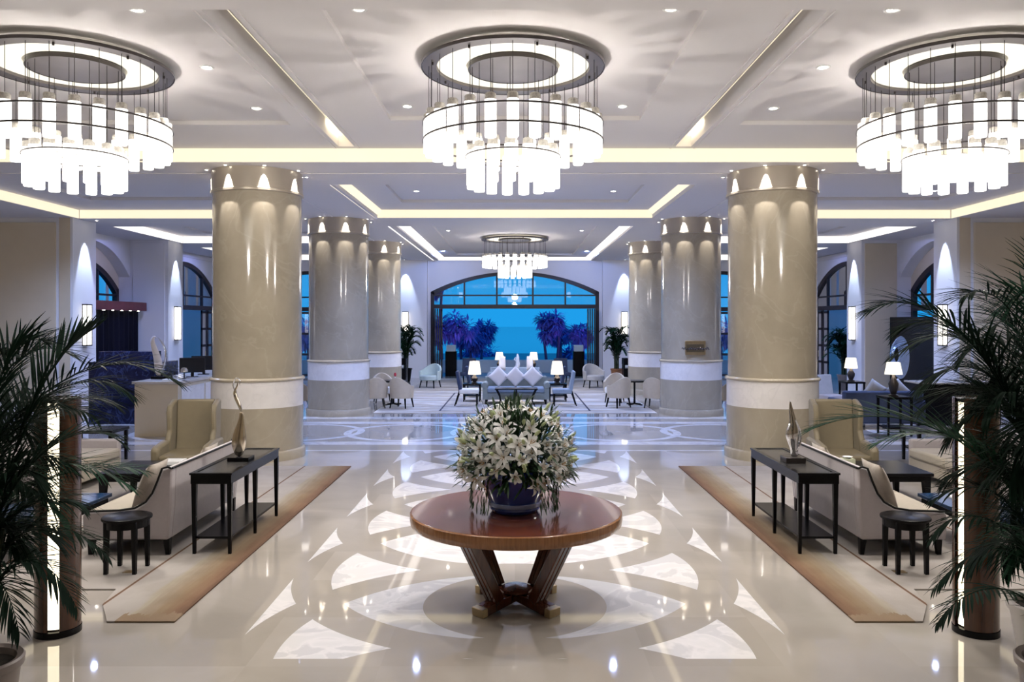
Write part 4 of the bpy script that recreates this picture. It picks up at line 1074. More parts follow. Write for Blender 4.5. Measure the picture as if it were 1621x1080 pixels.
def palm(label, loc, pot_r, pot_h, potmat, fronds, seed, rim=True, stems=5, sh=.7, wd=.0075):
    t = thing('potted_palm', label, 'potted palm', loc)
    MB().lathe([(pot_r*.68,0),(pot_r*.74,.02),(pot_r*.92,pot_h*.6),(pot_r,pot_h-.06),(pot_r*1.08,pot_h-.05),(pot_r*1.10,pot_h-.01),(pot_r*1.05,pot_h),(pot_r*.9,pot_h-.01),(pot_r*.86,pot_h-.05)], 40).build('pot', potmat, t)
    MB().lathe([(0,pot_h-.04),(pot_r*.88,pot_h-.045)], 30).build('soil', M['soil'], t)
    r_ = random.Random(seed); L0 = Vector(loc)
    for i in range(stems):
        a = 2*PI*i/stems+.4; b0 = Vector((math.cos(a)*pot_r*.35, math.sin(a)*pot_r*.35, pot_h-.05))
        MB().tube([b0, b0*1.1+Vector((0,0,sh*.5)), Vector((b0.x*1.6, b0.y*1.6, pot_h+sh))], [.018,.015,.010], 7).build('stem', M['stem'], t)
    for i, f in enumerate(fronds):
        tip, mid, ll, n, mt_, dr = f[:6]
        base = L0+Vector((r_.uniform(-.07,.07), r_.uniform(-.07,.07), pot_h-.04))
        rise = f[6] if len(f) > 6 else None
        c1 = rise if rise is not None else base+Vector((0,0,(Vector(mid)-base).z*.75))
        frond_obj(t, 'frond', [base, c1, Vector(mid), Vector(tip)], ll*(1 if wd > .02 else 1.2), n, M[mt_], dr, seed=seed*100+i, wd=wd)
    return t
V = Vector
# near right palm, pot at the lower right corner
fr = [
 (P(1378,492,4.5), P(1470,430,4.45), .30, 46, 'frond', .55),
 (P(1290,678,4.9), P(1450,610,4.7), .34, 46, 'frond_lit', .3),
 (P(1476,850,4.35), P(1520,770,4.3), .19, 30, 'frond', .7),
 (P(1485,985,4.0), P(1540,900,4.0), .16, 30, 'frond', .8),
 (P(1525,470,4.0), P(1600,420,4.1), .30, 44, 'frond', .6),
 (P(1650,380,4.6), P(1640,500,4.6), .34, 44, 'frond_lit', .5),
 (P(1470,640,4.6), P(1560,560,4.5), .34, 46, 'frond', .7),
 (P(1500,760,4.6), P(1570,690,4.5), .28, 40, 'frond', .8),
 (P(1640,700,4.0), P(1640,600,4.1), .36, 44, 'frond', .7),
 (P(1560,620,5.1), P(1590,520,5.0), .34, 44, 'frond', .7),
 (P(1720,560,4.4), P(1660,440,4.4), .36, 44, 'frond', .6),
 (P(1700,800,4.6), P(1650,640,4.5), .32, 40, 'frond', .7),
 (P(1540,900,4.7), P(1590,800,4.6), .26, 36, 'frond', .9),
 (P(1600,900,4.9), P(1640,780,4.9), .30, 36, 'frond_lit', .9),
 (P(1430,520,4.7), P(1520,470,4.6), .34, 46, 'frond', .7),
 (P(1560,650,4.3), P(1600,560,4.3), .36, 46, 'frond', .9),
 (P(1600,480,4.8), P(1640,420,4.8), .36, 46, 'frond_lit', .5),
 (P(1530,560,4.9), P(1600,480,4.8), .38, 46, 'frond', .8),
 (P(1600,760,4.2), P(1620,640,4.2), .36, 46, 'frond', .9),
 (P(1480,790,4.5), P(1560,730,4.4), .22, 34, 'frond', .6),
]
palm('tall dark green palm at the right picture edge in a taupe pot', (2.98, 4.42, 0), .20, .46, M['pot_taupe'], fr, 5)
# right: second palm behind filling the mass
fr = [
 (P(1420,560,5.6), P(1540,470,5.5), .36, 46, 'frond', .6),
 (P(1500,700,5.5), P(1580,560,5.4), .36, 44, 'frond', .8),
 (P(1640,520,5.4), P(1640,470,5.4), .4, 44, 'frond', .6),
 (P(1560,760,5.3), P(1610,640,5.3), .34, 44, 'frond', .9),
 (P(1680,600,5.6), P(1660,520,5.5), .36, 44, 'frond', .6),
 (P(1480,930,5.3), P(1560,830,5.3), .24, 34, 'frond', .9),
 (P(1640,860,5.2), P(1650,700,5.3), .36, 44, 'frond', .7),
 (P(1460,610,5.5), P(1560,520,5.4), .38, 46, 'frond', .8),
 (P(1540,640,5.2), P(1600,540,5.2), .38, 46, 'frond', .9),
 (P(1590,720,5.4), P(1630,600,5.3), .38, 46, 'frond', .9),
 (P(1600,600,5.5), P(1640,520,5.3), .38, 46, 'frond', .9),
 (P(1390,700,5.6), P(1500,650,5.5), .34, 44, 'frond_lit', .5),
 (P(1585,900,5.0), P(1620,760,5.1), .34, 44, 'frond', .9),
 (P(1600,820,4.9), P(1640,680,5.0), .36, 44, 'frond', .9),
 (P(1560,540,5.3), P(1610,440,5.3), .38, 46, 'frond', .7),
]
palm('dense dark palm in a pale planter behind the right edge palm', (3.55, 5.35, 0), .24, .44, M['pot_white'], fr, 6)
# near left palm (taupe pot in the lower left corner)
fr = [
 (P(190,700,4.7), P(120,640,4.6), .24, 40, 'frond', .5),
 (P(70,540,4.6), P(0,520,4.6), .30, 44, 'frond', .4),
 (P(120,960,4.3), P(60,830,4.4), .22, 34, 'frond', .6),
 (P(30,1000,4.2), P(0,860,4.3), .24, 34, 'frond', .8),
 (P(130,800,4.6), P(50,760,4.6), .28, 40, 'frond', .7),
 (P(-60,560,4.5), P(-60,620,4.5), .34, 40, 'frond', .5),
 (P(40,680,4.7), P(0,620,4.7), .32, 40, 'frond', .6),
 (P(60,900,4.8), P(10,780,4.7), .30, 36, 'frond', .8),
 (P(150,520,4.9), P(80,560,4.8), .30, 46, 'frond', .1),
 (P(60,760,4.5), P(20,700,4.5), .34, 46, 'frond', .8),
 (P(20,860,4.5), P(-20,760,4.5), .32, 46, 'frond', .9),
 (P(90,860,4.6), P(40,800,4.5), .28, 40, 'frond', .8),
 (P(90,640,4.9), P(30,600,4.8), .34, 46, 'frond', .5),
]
palm('leafy palm in a taupe pot at the lower left picture corner', (-2.93, 4.42, 0), .20, .46, M['pot_taupe'], fr, 7)
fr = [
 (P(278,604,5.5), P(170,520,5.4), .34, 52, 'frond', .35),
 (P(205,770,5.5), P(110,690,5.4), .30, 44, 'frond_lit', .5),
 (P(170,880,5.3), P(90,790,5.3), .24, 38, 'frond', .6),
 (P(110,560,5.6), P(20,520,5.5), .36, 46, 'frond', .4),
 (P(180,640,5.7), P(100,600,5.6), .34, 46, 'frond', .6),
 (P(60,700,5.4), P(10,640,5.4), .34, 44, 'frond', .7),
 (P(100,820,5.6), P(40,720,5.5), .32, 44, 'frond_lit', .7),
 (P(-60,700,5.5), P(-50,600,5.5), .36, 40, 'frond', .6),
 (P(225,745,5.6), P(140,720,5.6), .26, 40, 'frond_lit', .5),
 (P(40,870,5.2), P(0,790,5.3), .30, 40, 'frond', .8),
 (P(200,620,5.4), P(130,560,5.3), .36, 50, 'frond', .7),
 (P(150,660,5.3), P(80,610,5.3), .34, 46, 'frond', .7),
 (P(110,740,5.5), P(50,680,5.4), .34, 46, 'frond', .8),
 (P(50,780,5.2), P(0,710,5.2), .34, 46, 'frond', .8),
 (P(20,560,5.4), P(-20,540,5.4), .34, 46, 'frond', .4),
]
palm('spreading palm in a white planter behind the left corner palm', (-3.80, 5.6, 0), .25, .46, M['pot_white'], fr, 8)

# far palms beside the sea arch
def far_palm(x, y, label, potmat, seed):
    r_ = random.Random(seed)
    L0 = V((x,y,0)); fr = []
    for i in range(30):
        a = 2*PI*i/30*2.6+r_.uniform(-.15,.15); R = r_.uniform(.30,.78); zt = r_.uniform(1.05,2.0)
        fr.append((L0+V((math.cos(a)*R, math.sin(a)*R*.8, zt)), L0+V((math.cos(a)*R*.55, math.sin(a)*R*.5, zt+r_.uniform(.2,.45))), .30, 16, 'frond_lit' if i % 3 else 'frond', .6))
    t = palm(label, (x,y,0), .22, .52, potmat, fr, seed, stems=7, sh=.8, wd=.026)
    return t
far_palm(-4.2, 31.2, 'bushy green palm in a dark pot left of the sea arch', M['black_wood'], 21)
far_palm(3.9, 31.0, 'bushy green palm in a terracotta pot right of the sea arch', M['pot_terracotta'], 22)
far_palm(11.2, 26.9+.6, 'dark palm beside the right far sconce and arched side window', M['pot_taupe'], 23)

# ------------------------------------------------------------------ lounge furniture, far
def tub_chair(name, label, loc, rz, outer, inner, group=None, sc=1.0):
    t = thing(name, label, 'armchair', loc, rz, group)   # faces -Y locally
    n = 18; R0, R1 = .31*sc, .255*sc; vs = []; fs = []
    for i in range(n+1):
        a = -.42+(PI+.84)*i/n                            # back at +Y
        q = math.sin(max(0, min(PI, a)))
        zt = .60+.24*(q**1.5)
        for rr, zz in ((R0, .28), (R0*1.06, zt), (R1*1.06, zt), (R1, .28)):
            vs.append((rr*math.cos(a), rr*math.sin(a)*1.02, zz))
    for i in range(n):
        for j in range(4): fs.append((i*4+j, i*4+(j+1) % 4, (i+1)*4+(j+1) % 4, (i+1)*4+j))
    fs += [(0,1,2,3), (n*4+3, n*4+2, n*4+1, n*4)]
    m = MB(); m.add(vs, fs); m.build('backrest', outer, t, bevel=.012, smooth=1)
    MB().lathe([(0,.27),(.25*sc,.27),(.285*sc,.30),(.285*sc,.42),(.26*sc,.45),(0,.455)], 28, (0,-.03,0)).build('seat', inner, t)
    for x in (-1,1):
        for y in (-1,1): MB().taper((x*.19*sc, y*.18*sc, .30), .02, (x*.23*sc, y*.23*sc, .012), .013).build('leg', M['black_wood'], t)
    return t
def bistro_table(x, y, label):
    t = thing('round_cafe_table', label, 'table', (x,y,.0))
    MB().lathe([(0,.655),(.36,.655),(.37,.665),(.37,.685),(.36,.69),(0,.69)], 40).build('tabletop', M['black_wood'], t)
    MB().lathe([(.03,.05),(.025,.3),(.03,.655)], 12).build('pedestal', M['black_wood'], t)
    for k_ in range(4):
        a = PI/4+k_*PI/2; MB().bar((0,0,.06), (.26*math.cos(a), .26*math.sin(a), .03), .035, .035).build('foot', M['black_wood'], t)
    return t
ca = tub_chair('tub_chair', 'beige tub chair nearest the viewer at the left cafe table, back turned', (-3.02, 21.6, 0), PI+.35, M['chair_beige'], M['chair_cream'])
def tub(x, y, rz, label): return copy_tree(ca, (x,y,0), rz, label)
ca.rotation_euler = (0,0,PI-.35)
tub(-3.72, 21.6, PI+.25, 'beige tub chair at the left cafe table, partly behind the second left column')
tub(-3.75, 23.0, .3, 'beige tub chair facing the viewer across the left cafe table')
bistro_table(-3.35, 22.3, 'round black cafe table between the left tub chairs')
tub(2.78, 21.7, PI+.55, 'beige tub chair with its white seat turned to the right cafe table')
tub(3.75, 21.6, PI-.45, 'beige tub chair at the right cafe table, partly behind the second right column')
tub(2.85, 23.1, -.3, 'beige tub chair facing the viewer across the right cafe table')
bistro_table(3.3, 22.3, 'round black cafe table between the right tub chairs')
t = thing('bud_vase', 'small bud vase with a pink flower on the left cafe table', 'vase', (-3.3, 22.3, .69))
MB().lathe([(.03,0),(.035,.04),(.015,.09),(.02,.10)], 12).build('vase', M['white_ceramic'], t)
MB().lathe([(0,.10),(.04,.14),(.03,.2),(0,.22)], 8).build('bloom', M['red'], t)
for s in (-1,1):
    tub(s*5.62, 20.9, PI+s*.1, 'beige tub chair glimpsed between the first and second %s columns' % side_word[s])
    tub(s*5.45, 23.0, -s*.2, 'grey-backed tub chair farther back between the first and second %s columns' % side_word[s])
tc_ = tub_chair('lounge_armchair', 'pale teal open armchair left of the sea arch', (-2.95, 28.2, 0), -.35, M['teal_fabric'], M['teal_fabric'], sc=1.2)
c2_ = tub_chair('lounge_armchair', 'grey open armchair right of the sea arch, by the terracotta palm pot', (2.75, 28.2, 0), .3, M['grey_fabric'], M['grey_fabric'], sc=1.2)

def side_chair(x, y, rz, label, back, seat):
    t = thing('lounge_side_chair', label, 'chair', (x,y,0), rz)         # faces local -Y
    MB().prism([(.18,.42),(.27,.42),(.36,.94),(.33,.965),(.28,.95)], -.25, .25, 'x').build('backrest', back, t, bevel=.02)
    MB().box(-.26,.26,-.27,.26,.34,.47).build('seat', seat, t, bevel=.03)
    for sx in (-1,1):
        MB().taper((sx*.22,-.22,.35), .022, (sx*.22,-.22,.012), .016).build('leg', M['black_wood'], t)
        MB().taper((sx*.22,.24,.45), .022, (sx*.22,.38,.012), .016).build('leg', M['black_wood'], t)
    return t
side_chair(-1.26, 22.25, PI/2, 'pale-seated navy side chair, front left of the centre lounge', M['navy_fabric'], M['chair_cream'])
side_chair(-1.15, 24.6, PI/2, 'pale-seated navy side chair, behind the front left chair of the centre lounge', M['navy_fabric'], M['blue_grey_fabric'])
side_chair(1.30, 22.25, -PI/2, 'blue side chair, front right of the centre lounge', M['blue_grey_fabric'], M['blue_grey_fabric'])
side_chair(1.20, 24.6, -PI/2, 'blue side chair, behind the front right chair of the centre lounge', M['navy_fabric'], M['blue_grey_fabric'])

def front_sofa(x, y, w_, label, fab):
    t = thing('lounge_sofa', label, 'sofa', (x,y,0))                    # faces -Y
    MB().box(-w_/2+.12, w_/2-.12, -.42, .32, .14, .33).build('seat_base', fab, t, bevel=.02)
    for i in range(2):
        a = -w_/2+.13+i*(w_-.26)/2; MB().box(a, a+(w_-.26)/2-.008, -.45, .25, .33, .47).build('seat_cushion', M['blue_grey_fabric'], t, bevel=.035)
    MB().prism([(.22,.2),(.42,.2),(.46,.72),(.40,.76),(.30,.74)], -w_/2+.05, w_/2-.05, 'x').build('backrest', fab, t, bevel=.03)
    for sg in (-1,1):
        m = MB(); m.box(sg*(w_/2-.14), sg*w_/2, -.42, .42, .14, .50); m.tube([(sg*(w_/2-.06),-.43,.53),(sg*(w_/2-.06),.42,.53)], .085, 14); m.build('arm', fab, t, bevel=.01)
        for y_ in (-.36,.36): MB().taper((sg*(w_/2-.1),y_,.15), .03, (sg*(w_/2-.1),y_,.012), .02).build('leg', M['black_wood'], t)
    return t
front_sofa(.03, 22.9, 1.86, 'sage green sofa with three diamond-set white cushions in the far centre lounge', M['sage_fabric'])
for i, x in enumerate((-.46, .02, .50)):
    pillow((x, 22.86, .76), (-.22, PI/4, 0), '%s white diamond-set cushion on the far sage sofa' % ('leftmost','middle','rightmost')[i], M['pillow_white'], .44, .44, .14, 'white cushions on the far sofa')
t = thing('lounge_coffee_table', 'thin-topped black coffee table with curved legs before the far sage sofa', 'coffee table', (.04, 22.0, 0))
MB().box(-.58,.58,-.25,.25,.475,.50).build('tabletop', M['black_wood'], t, bevel=.004)
for x in (-.50, 0, .50):
    for y in (-.22,.22):
        b = (.5 if x > 0 else -.5 if x < 0 else 0)
        MB().tube([(x*1.08,y,.475),(x*.9,y,.3),(x*.86,y,.15),(x*1.02,y,.025)], [.02,.018,.016,.014], 6).build('leg', M['black_wood'], t)
front_sofa(0, 27.4, 1.8, 'second sofa behind the white statue in the far centre lounge', M['blue_grey_fabric'])
pillow((-.42, 27.0, .95), (-.2, .25, .9), 'white upright cushion left of the white statue', M['pillow_white'], .36, .50, .10)
pillow((.50, 27.0, .95), (-.2, -.25, -.9), 'white upright cushion right of the white statue', M['pillow_white'], .36, .50, .10)
# statue on a low table
t = thing('statue_table', 'low dark table carrying the white statue in the far lounge', 'table', (.06, 25.6, 0))
MB().box(-.5,.5,-.35,.35,.40,.45).build('tabletop', M['black_wood'], t, bevel=.005)
for x in (-.44,.44):
    for y in (-.3,.3): MB().taper((x,y,.40), .025, (x,y,.012), .02).build('leg', M['black_wood'], t)
t = thing('white_statue', 'slender white abstract statue between the two upright cushions, against the sea', 'statue', (.08, 25.6, .45))
MB().box(-.09,.09,-.09,.09,0,.06).build('plinth', M['white_ceramic'], t)
MB().tube([(0,0,.05),(.01,0,.2),(-.03,0,.36),(.03,0,.5),(.0,0,.62),(.02,0,.72),(0,0,.86)], [.05,.09,.06,.085,.05,.06,.012], 10, .7).build('figure', M['white_ceramic'], t, subd=1)
MB().tube([(-.04,0,.60),(-.09,0,.66),(-.05,0,.74)], [.015,.03,.01], 8).build('arm', M['white_ceramic'], t)

def table_lamp(x, y, z_, label, shade_r=.2, shade_h=.27, base_h=.38, power=14):
    t = thing('table_lamp', label, 'table lamp', (x,y,z_))
    MB().lathe([(.09,0),(.10,.02),(.05,.04),(.09,base_h*.35),(.10,base_h*.55),(.03,base_h*.85),(.02,base_h)], 20).build('base', M['bronze'], t)
    MB().tube([(0,0,base_h),(0,0,base_h+shade_h)], .008, 6).build('lamp_stem', M['brass'], t)
    MB().lathe([(shade_r,base_h-.02),(shade_r*.74,base_h+shade_h),(shade_r*.72,base_h+shade_h),(shade_r*.98,base_h-.02),(shade_r,base_h-.02)], 28).build('lamp_shade', M['shade_glow'], t)
    light('lamp_bulb', 'POINT', (0,0,base_h+shade_h*.5), power, WARM, t, size=.04)
    return t
def lamp_table(x, y, label, h=.6):
    t = thing('lamp_side_table', label, 'side table', (x,y,0))
    MB().box(-.26,.26,-.26,.26,h-.05,h).build('tabletop', M['black_wood'], t, bevel=.005)
    MB().box(-.23,.23,-.23,.23,.16,.19).build('shelf', M['black_wood'], t)
    for a in (-.23,.23):
        for b in (-.23,.23): MB().taper((a,b,h-.05), .022, (a,b,.012), .016).build('leg', M['black_wood'], t)
for s in (-1,1):
    sw = side_word[s]
    lamp_table(s*1.24, 23.5, 'dark side table under the big lit lamp on the %s of the centre lounge' % sw, .52)
    table_lamp(s*1.20+.03, 23.5, .52, 'big round-shaded lit table lamp on the %s of the centre lounge' % sw, .19, .36, .28)
    lamp_table(s*.62, 28.9+.4, 'dark side table under the small far lamp %s of the statue' % sw, .62)
    table_lamp(s*.62+.06, 29.3, .62, 'small far lit table lamp %s of the statue' % sw, .16, .26, .33, 10)
    # dark podium with a pale lantern at the edge of the opening
    u = thing('terrace_podium', 'dark tall podium with a pale lantern at the %s edge of the opening' % sw, 'podium', (s*2.72, 34.6, 0))
    MB().box(-.24,.24,-.2,.2,-.02,1.05).build('body', M['black_wood'], u, bevel=.01)
    MB().box(-.2,.2,-.16,.16,1.05,1.32).build('lantern', simple('pale_blue_lantern', (.45,.55,.62), .5), u, bevel=.01)

# bar cabinets behind the cafe chairs
for s in (-1,1):
    u = thing('black_bar_cabinet', 'black cabinet with a raised top shelf behind the %s cafe table' % side_word[s], 'cabinet', (s*4.55, 29.6, 0))
    MB().box(-.6,.6,-.3,.3,0,.62).build('body', M['black_wood'], u, bevel=.01)
    MB().box(-.6,.6,-.3,.3,.74,.98).build('raised_shelf', M['black_wood'], u, bevel=.01)
    for x in (-.57,.57): MB().box(x-.02,x+.02,-.28,.28,.62,.74).build('post', M['black_wood'], u)

# far second-row chairs behind lamps
for s in (-1,1):
    side_chair(s*1.75+.0, 29.6, s*.2, 'dark slatted chair near the terrace doors on the %s of the far lounge' % side_word[s], M['navy_fabric'], M['navy_fabric'])

# ------------------------------------------------------------------ reception (left)
t = thing('reception_desk', 'L-shaped reception desk with beige end and white marble front at the left', 'reception desk', (-6.75, 16.2, 0))
MB().box(-.87, 0, 0, .06, 0, 1.06).build('end_panel', M['wall_beige'], t, bevel=.004)
MB().box(-.05, .0, .06, 5.2, 0, .10).build('plinth', M['wall_beige'], t)
MB().box(-.05, .0, .06, 5.2, .10, 1.06).build('front_frame', M['wall_beige'], t)
for i in range(4): MB().box(0, .02, .14+i*1.27, 1.33+i*1.27, .22, .98).build('front_panel', M['marble_white'], t, bevel=.004)
MB().box(-.90, .06, -.06, 5.26, 1.06, 1.11).build('counter_top', M['desk_top'], t, bevel=.006)
t2 = thing('marble_back_counter', 'blue-black marble counter block at the far left by the dark curtains', 'counter', (-8.95, 18.2, 0))
MB().box(-.65, 1.0, 0, .9, 0, 1.40).build('body', M['blue_marble'], t2, bevel=.01)
MB().box(-.65, .60, .45, .9, 1.40, 1.62).build('raised_back', M['blue_marble'], t2, bevel=.01)
# white abstract sculpture on the desk
t = thing('wing_sculpture', 'tall white folded-wing sculpture on the reception desk end', 'sculpture', (-7.42, 16.9, 1.11))
MB().box(-.14,.22,-.12,.12,0,.06).build('base', M['black_wood'], t, bevel=.005)
MB().tube([(0,0,.05),(-.02,0,.25),(-.05,0,.45),(-.12,0,.65),(-.17,0,.80),(-.13,0,.90),(-.06,0,.86)], [.09,.10,.08,.06,.05,.035,.01], 12, .5).build('left_wing', M['champagne'] if False else M['pillow_white'], t, subd=1)
MB().tube([(.03,0,.05),(.08,0,.25),(.14,0,.45),(.13,0,.62),(.04,0,.78),(-.05,0,.88)], [.06,.05,.045,.04,.03,.01], 10, .5).build('right_wing', M['silver'], t, subd=1)
for i in range(2):
    u = thing('computer_monitor', '%s black monitor on the reception desk seen from behind' % ('nearer','farther')[i], 'monitor', (-6.98-.1*i, 17.5+.9*i, 1.11), .3)
    MB().box(-.26,.26,-.02,.02,.10,.42).build('screen', M['black_plastic'], u, bevel=.008)
    MB().box(-.03,.03,.0,.04,0,.15).build('stand', M['black_plastic'], u); MB().box(-.12,.12,-.08,.08,0,.015).build('foot', M['black_plastic'], u)
t = thing('globe_lamp', 'small silver dome desk lamp between the reception monitors', 'desk lamp', (-6.95, 17.0, 1.11))
MB().lathe([(.05,0),(.05,.01),(.012,.02),(.012,.14)], 14).build('stand', M['black_plastic'], t)
MB().lathe([(.08,.14),(.075,.19),(.045,.23),(0,.24)], 18).build('dome', M['silver'], t)
t = thing('open_book', 'open white papers lying on the reception desk edge', 'papers', (-7.0, 16.5, 1.11))
MB().prism([(-.16,0),(-.15,.03),(0,.01),(.15,.035),(.16,0)], -.1, .1, 'y').build('pages', M['white_ceramic'], t)

# canopy with dark curtains in the left recessed arch
t = thing('curtained_booth', 'dark red wood canopy with small lights over black curtains in the left arch', 'booth', (-12.0, 23.0, 0))
MB().box(.0, .62, -2.2, 2.0, 2.64, 2.90).build('valance', M['valance'], t, bevel=.01)
m = MB(); n = 90; vs_ = []; fs_ = []
for i in range(n+1):
    y = -2.15+4.05*i/n; x = .40+.045*math.sin(i*.95)
    vs_ += [(x, y, .02), (x, y, 2.65)]
for i in range(n): fs_.append((2*i, 2*i+1, 2*i+3, 2*i+2))
m.add(vs_, fs_); m.build('curtain', M['curtain'], t, smooth=1)
MB().box(.02,.36,-2.15,1.9,.0,2.64).build('booth_body', M['black_wood'], t)
for i in range(7):
    MB().lathe([(0,-.01),(.03,-.008),(.03,0)], 10, (.54,-1.5+.52*i,2.64)).build('canopy_light', M['lamp_glow'], t)

# ------------------------------------------------------------------ right side lounge
t = thing('silver_dish_sculpture', 'large upright oval silver dish sculpture with a hole, at the right', 'sculpture', (9.0, 19.0, .09), .5)
m = MB(); prof = [(.17,0),(.24,-.05),(.36,-.02),(.49,.06),(.50,.075),(.36,.03),(.24,-.01),(.17,.03),(.17,0)]
m.lathe(prof, 56); m.v = [(x-.16*max(0, 1-math.hypot(x, y)/.5), y+.10*max(0, 1-math.hypot(x, y)/.5), z_) for x, y, z_ in m.v]; m.xf(Matrix.Translation((0,0,1.38)) @ Matrix.Rotation(PI/2, 4, 'X') @ Matrix.Diagonal((.64,1.0,1,1)))
m.build('dish', M['silver_disc'], t)
MB().tube([(0,0,.02),(0,0,.95)], .03, 10).build('post', M['bronze'], t)
MB().box(-.3,.3,-.2,.2,-.09,.12).build('base', M['black_wood'], t, bevel=.01)
struct(MB().box(11.55, 11.99, 21.2, 24.9, 0, 2.45).build('door_%d' % dn, M['black_wood'], smooth=0)); dn += 1
t = thing('black_lounge_sofa', 'black-backed sofa on the right between the wing chair and the far pier', 'sofa', (7.9, 17.7, 0), 0)
MB().box(-.85,.85,-.42,-.24,.12,.82).build('backrest', M['navy_fabric'], t, bevel=.04)
MB().box(-.85,.85,-.26,.42,.12,.40).build('seat', M['grey_fabric'], t, bevel=.03)
for sg in (-1,1): MB().box(sg*.75,sg*.9,-.40,.42,.12,.62).build('arm', M['navy_fabric'], t, bevel=.03)
for x in (-.75,.75):
    for y in (-.36,.36): MB().taper((x,y,.13), .03, (x,y,0), .02).build('leg', M['black_wood'], t)
for i, x in enumerate((8.35, 7.85)):
    pillow((x, 17.65, .80), (.1, PI/4-.2*i, 0), ('grey cushion standing on the black-backed right sofa, nearer the dish sculpture','grey cushion standing on the black-backed right sofa, nearer the column')[i], M['grey_fabric'], .40, .40, .12)
lamp_table(7.70, 16.4, 'dark side table under the right lit lamp in front of the dish sculpture', .80)
table_lamp(7.68, 16.4, .80, 'lit table lamp in front of the silver dish sculpture', .17, .22, .46, 16)
lamp_table(9.0, 21.6, 'dark side table under the lit lamp by the right arched side window', .72)
table_lamp(8.98, 21.6, .72, 'lit table lamp by the right arched side window', .17, .25, .37, 14)
for i, (x, y) in enumerate(((7.98, 20.4), (8.3, 24.2))):
    side_chair(x, y, (.35, -.1)[i], ('mauve-grey side chair by the first right column, facing the viewer', 'grey side chair farther back by the right arched side window')[i], M['grey_fabric'], M['sofa_fabric'])
for s in (-1,1):
    t = thing('counter_console', 'low dark console with a pale top edge near the %s pier' % side_word[s], 'console', (s*9.9, 18.3, 0))
    if s > 0:
        MB().box(-.9,.9,-.35,.35,0,.92).build('body', M['black_wood'], t, bevel=.01); MB().box(-.92,.92,-.37,.37,.92,.96).build('top', M['desk_top'], t, bevel=.005)
    else:
        t.location = (-10.6, 15.0, 0); MB().box(-.5,.5,-.3,.3,0,.5).build('body', M['black_wood'], t, bevel=.01); MB().box(-.52,.52,-.32,.32,.5,.53).build('top', M['desk_top'], t, bevel=.005)

# ------------------------------------------------------------------ outdoors
tag(MB().box(-40, 40, 37.0, 37.3, -.02, .57).build('terrace_parapet', M['parapet'], smooth=0, bevel=.02), 'low pale parapet wall at the edge of the terrace', 'wall')
def tree(x, y, h, cr_, label, seed, palmy=False, trunks=2):
    t = thing('terrace_tree', label, 'tree', (x,y,-.05)); r_ = random.Random(seed)
    for i in range(trunks):
        dx = (i-(trunks-1)/2)*.5
        MB().tube([(dx,0,0),(dx*1.2+r_.uniform(-.1,.1),0,h*.5),(dx*1.4,0,h*.9)], [.09,.07,.04], 6).build('trunk', M['outdoor_trunk'], t)
    m = MB()
    for b in range(9 if not palmy else 5):
        c = V((r_.gauss(0, cr_*.42), r_.gauss(0, cr_*.4), h*(.62+.38*r_.random()) if not palmy else h*r_.uniform(.75,1.0)))
        for i in range(150):
            d = V((r_.gauss(0,1), r_.gauss(0,1), r_.gauss(0,.8))).normalized(); p = c+d*cr_*.42*r_.random()**.4
            leafblade(m, p, d+V((0,0,-.2)), r_.uniform(.25,.5) if not palmy else r_.uniform(.5,.9), r_.uniform(.03,.07), .8, segs=2)
    o = bpy.data.objects.new('crown', mesh_raw(m, 'crown', [M['outdoor_leaf']])); C.objects.link(o); o.parent = t
for i, (px, Y, top, half, tr) in enumerate(((708,41,505,30,2),(738,45,530,24,2),(762,49,516,18,1),(874,41,500,16,2),(888,45,515,12,1),(920,41,520,14,1),(905,50,560,18,1),(750,54,560,26,2),(690,38.6,400,13,2),(480,44,520,30,2),(1150,44,520,30,2))):
    x = (px-CX)*Y/F; h = H+(CY-top)*Y/F; names = ('broad dusk tree at the left of the sea view','rounded dusk tree next to the broad left one','slim dusk tree nearest the middle of the sea view','tall double-trunked dusk tree at the right of the sea view','thin dusk tree just right of the tall double-trunked one','dusk tree at the right door leaf','low dusk shrub tree right of the sea view','low bushy tree under the left dusk trees','overhanging tall tree at the upper left of the arch','dusk tree seen between the left columns','dusk tree seen between the right columns')
    tree(x, Y, h, half*Y/F*1.15, names[i]+', on the terrace', 40+i, trunks=tr)
for s in (-1,1):
    for j, y in enumerate((23.0, 27.6, 32.2, 36.8)):
        tree(s*(19+j*.8), y, (3.2,3.6,3.4,3.8)[j], 1.7, 'dusk garden tree outside the %s side windows, %s' % (side_word[s], ('nearest','second','third','farthest')[j]), 80+j+10*s, trunks=1)

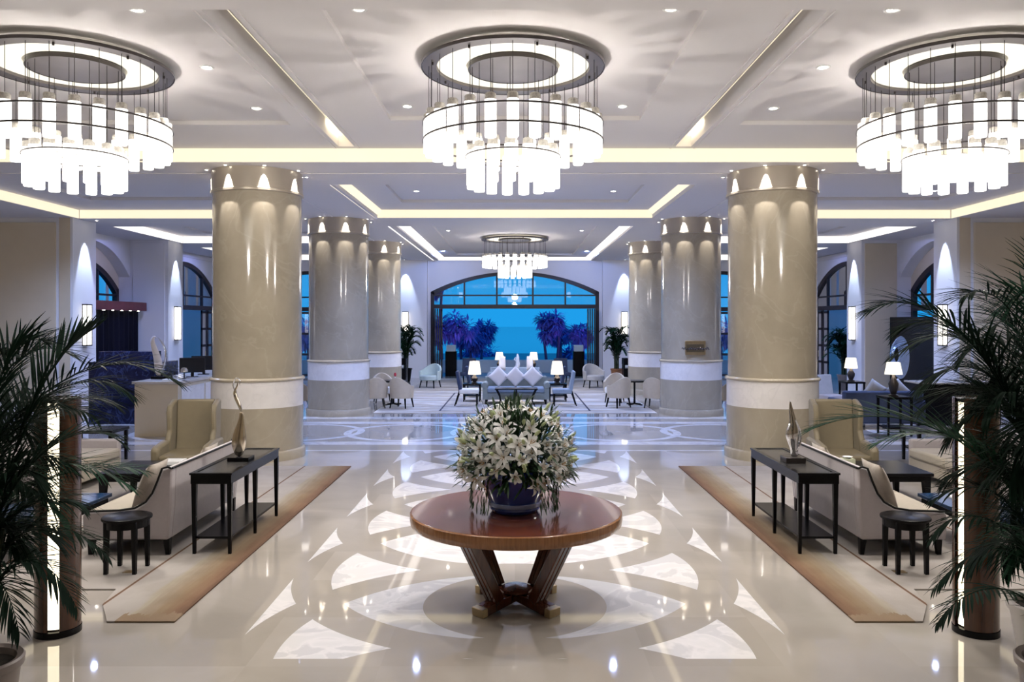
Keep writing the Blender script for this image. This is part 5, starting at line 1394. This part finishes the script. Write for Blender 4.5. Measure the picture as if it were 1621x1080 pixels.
for i, (x, y) in enumerate(((-2.2, 38.5), (2.6, 38.6), (-17.5, 27.5), (17.5, 27.5))):  # violet uplights added to turn the trees purple
    x += .9 if x > 0 and i == 1 else 0
    t = thing('added_violet_uplight', 'small added violet uplight tinting the dusk trees, %s' % ('left of the sea view','right of the sea view','outside the left windows','outside the right windows')[i], 'added light', (x, y, -.02))
    MB().lathe([(.10,0),(.12,.14),(.09,.16),(.08,.10)], 16).build('housing', M['bronze'], t)
    l = light('uplight_beam', 'SPOT', (0,0,.2), 110, (.34,.26,1.0), t, rot=(PI-.35,0,0), size=.1, spot=2.4, blend=.8)

for s in (-1,1):  # blue washers added to colour the aisle walls lavender
    for i, y in enumerate((22.6, 29.2)):
        t = thing('added_aisle_washer', 'added blue ceiling washer facing the %s %s arch' % (side_word[s], ('recessed', 'far side')[i]), 'wall washer', (s*8.9, y, ZS if i > 0 or True else ZS))
        t.location.z = H+2.76 if 21.6 < y < 26.1 and y > 25.2 else (H+2.82 if y < 25.2 else H+2.76)
        MB().lathe([(.06,0),(.08,-.012),(.085,0)], 18).build('trim_ring', M['white_ceramic'], t)
        MB().lathe([(0,-.006),(.06,-.003),(.062,0)], 18).build('lens', M['lamp_glow'], t)
        l = light('washer_beam', 'SPOT', (0,0,-.02), 330 if s < 0 else 200, (.30,.36,1.0), t, size=.08, spot=1.7, blend=.9)
        l.rotation_euler = Vector((s*1.0, 0, -.8)).to_track_quat('-Z','Y').to_euler()

for s in (-1,1):  # blue washers added to tint the back wall
    t = thing('added_back_washer', 'added blue ceiling washer before the sea arch, %s of the far chandelier' % side_word[s], 'wall washer', (s*2.7, 30.4, H+2.68))
    MB().lathe([(.06,0),(.08,-.012),(.085,0)], 18).build('trim_ring', M['white_ceramic'], t)
    MB().lathe([(0,-.006),(.06,-.003),(.062,0)], 18).build('lens', M['lamp_glow'], t)
    l = light('washer_beam', 'SPOT', (0,0,-.02), 150, (.22,.38,1.0), t, size=.08, spot=2.1, blend=.9)
    l.rotation_euler = Vector((s*.25, 1, -.45)).to_track_quat('-Z','Y').to_euler()
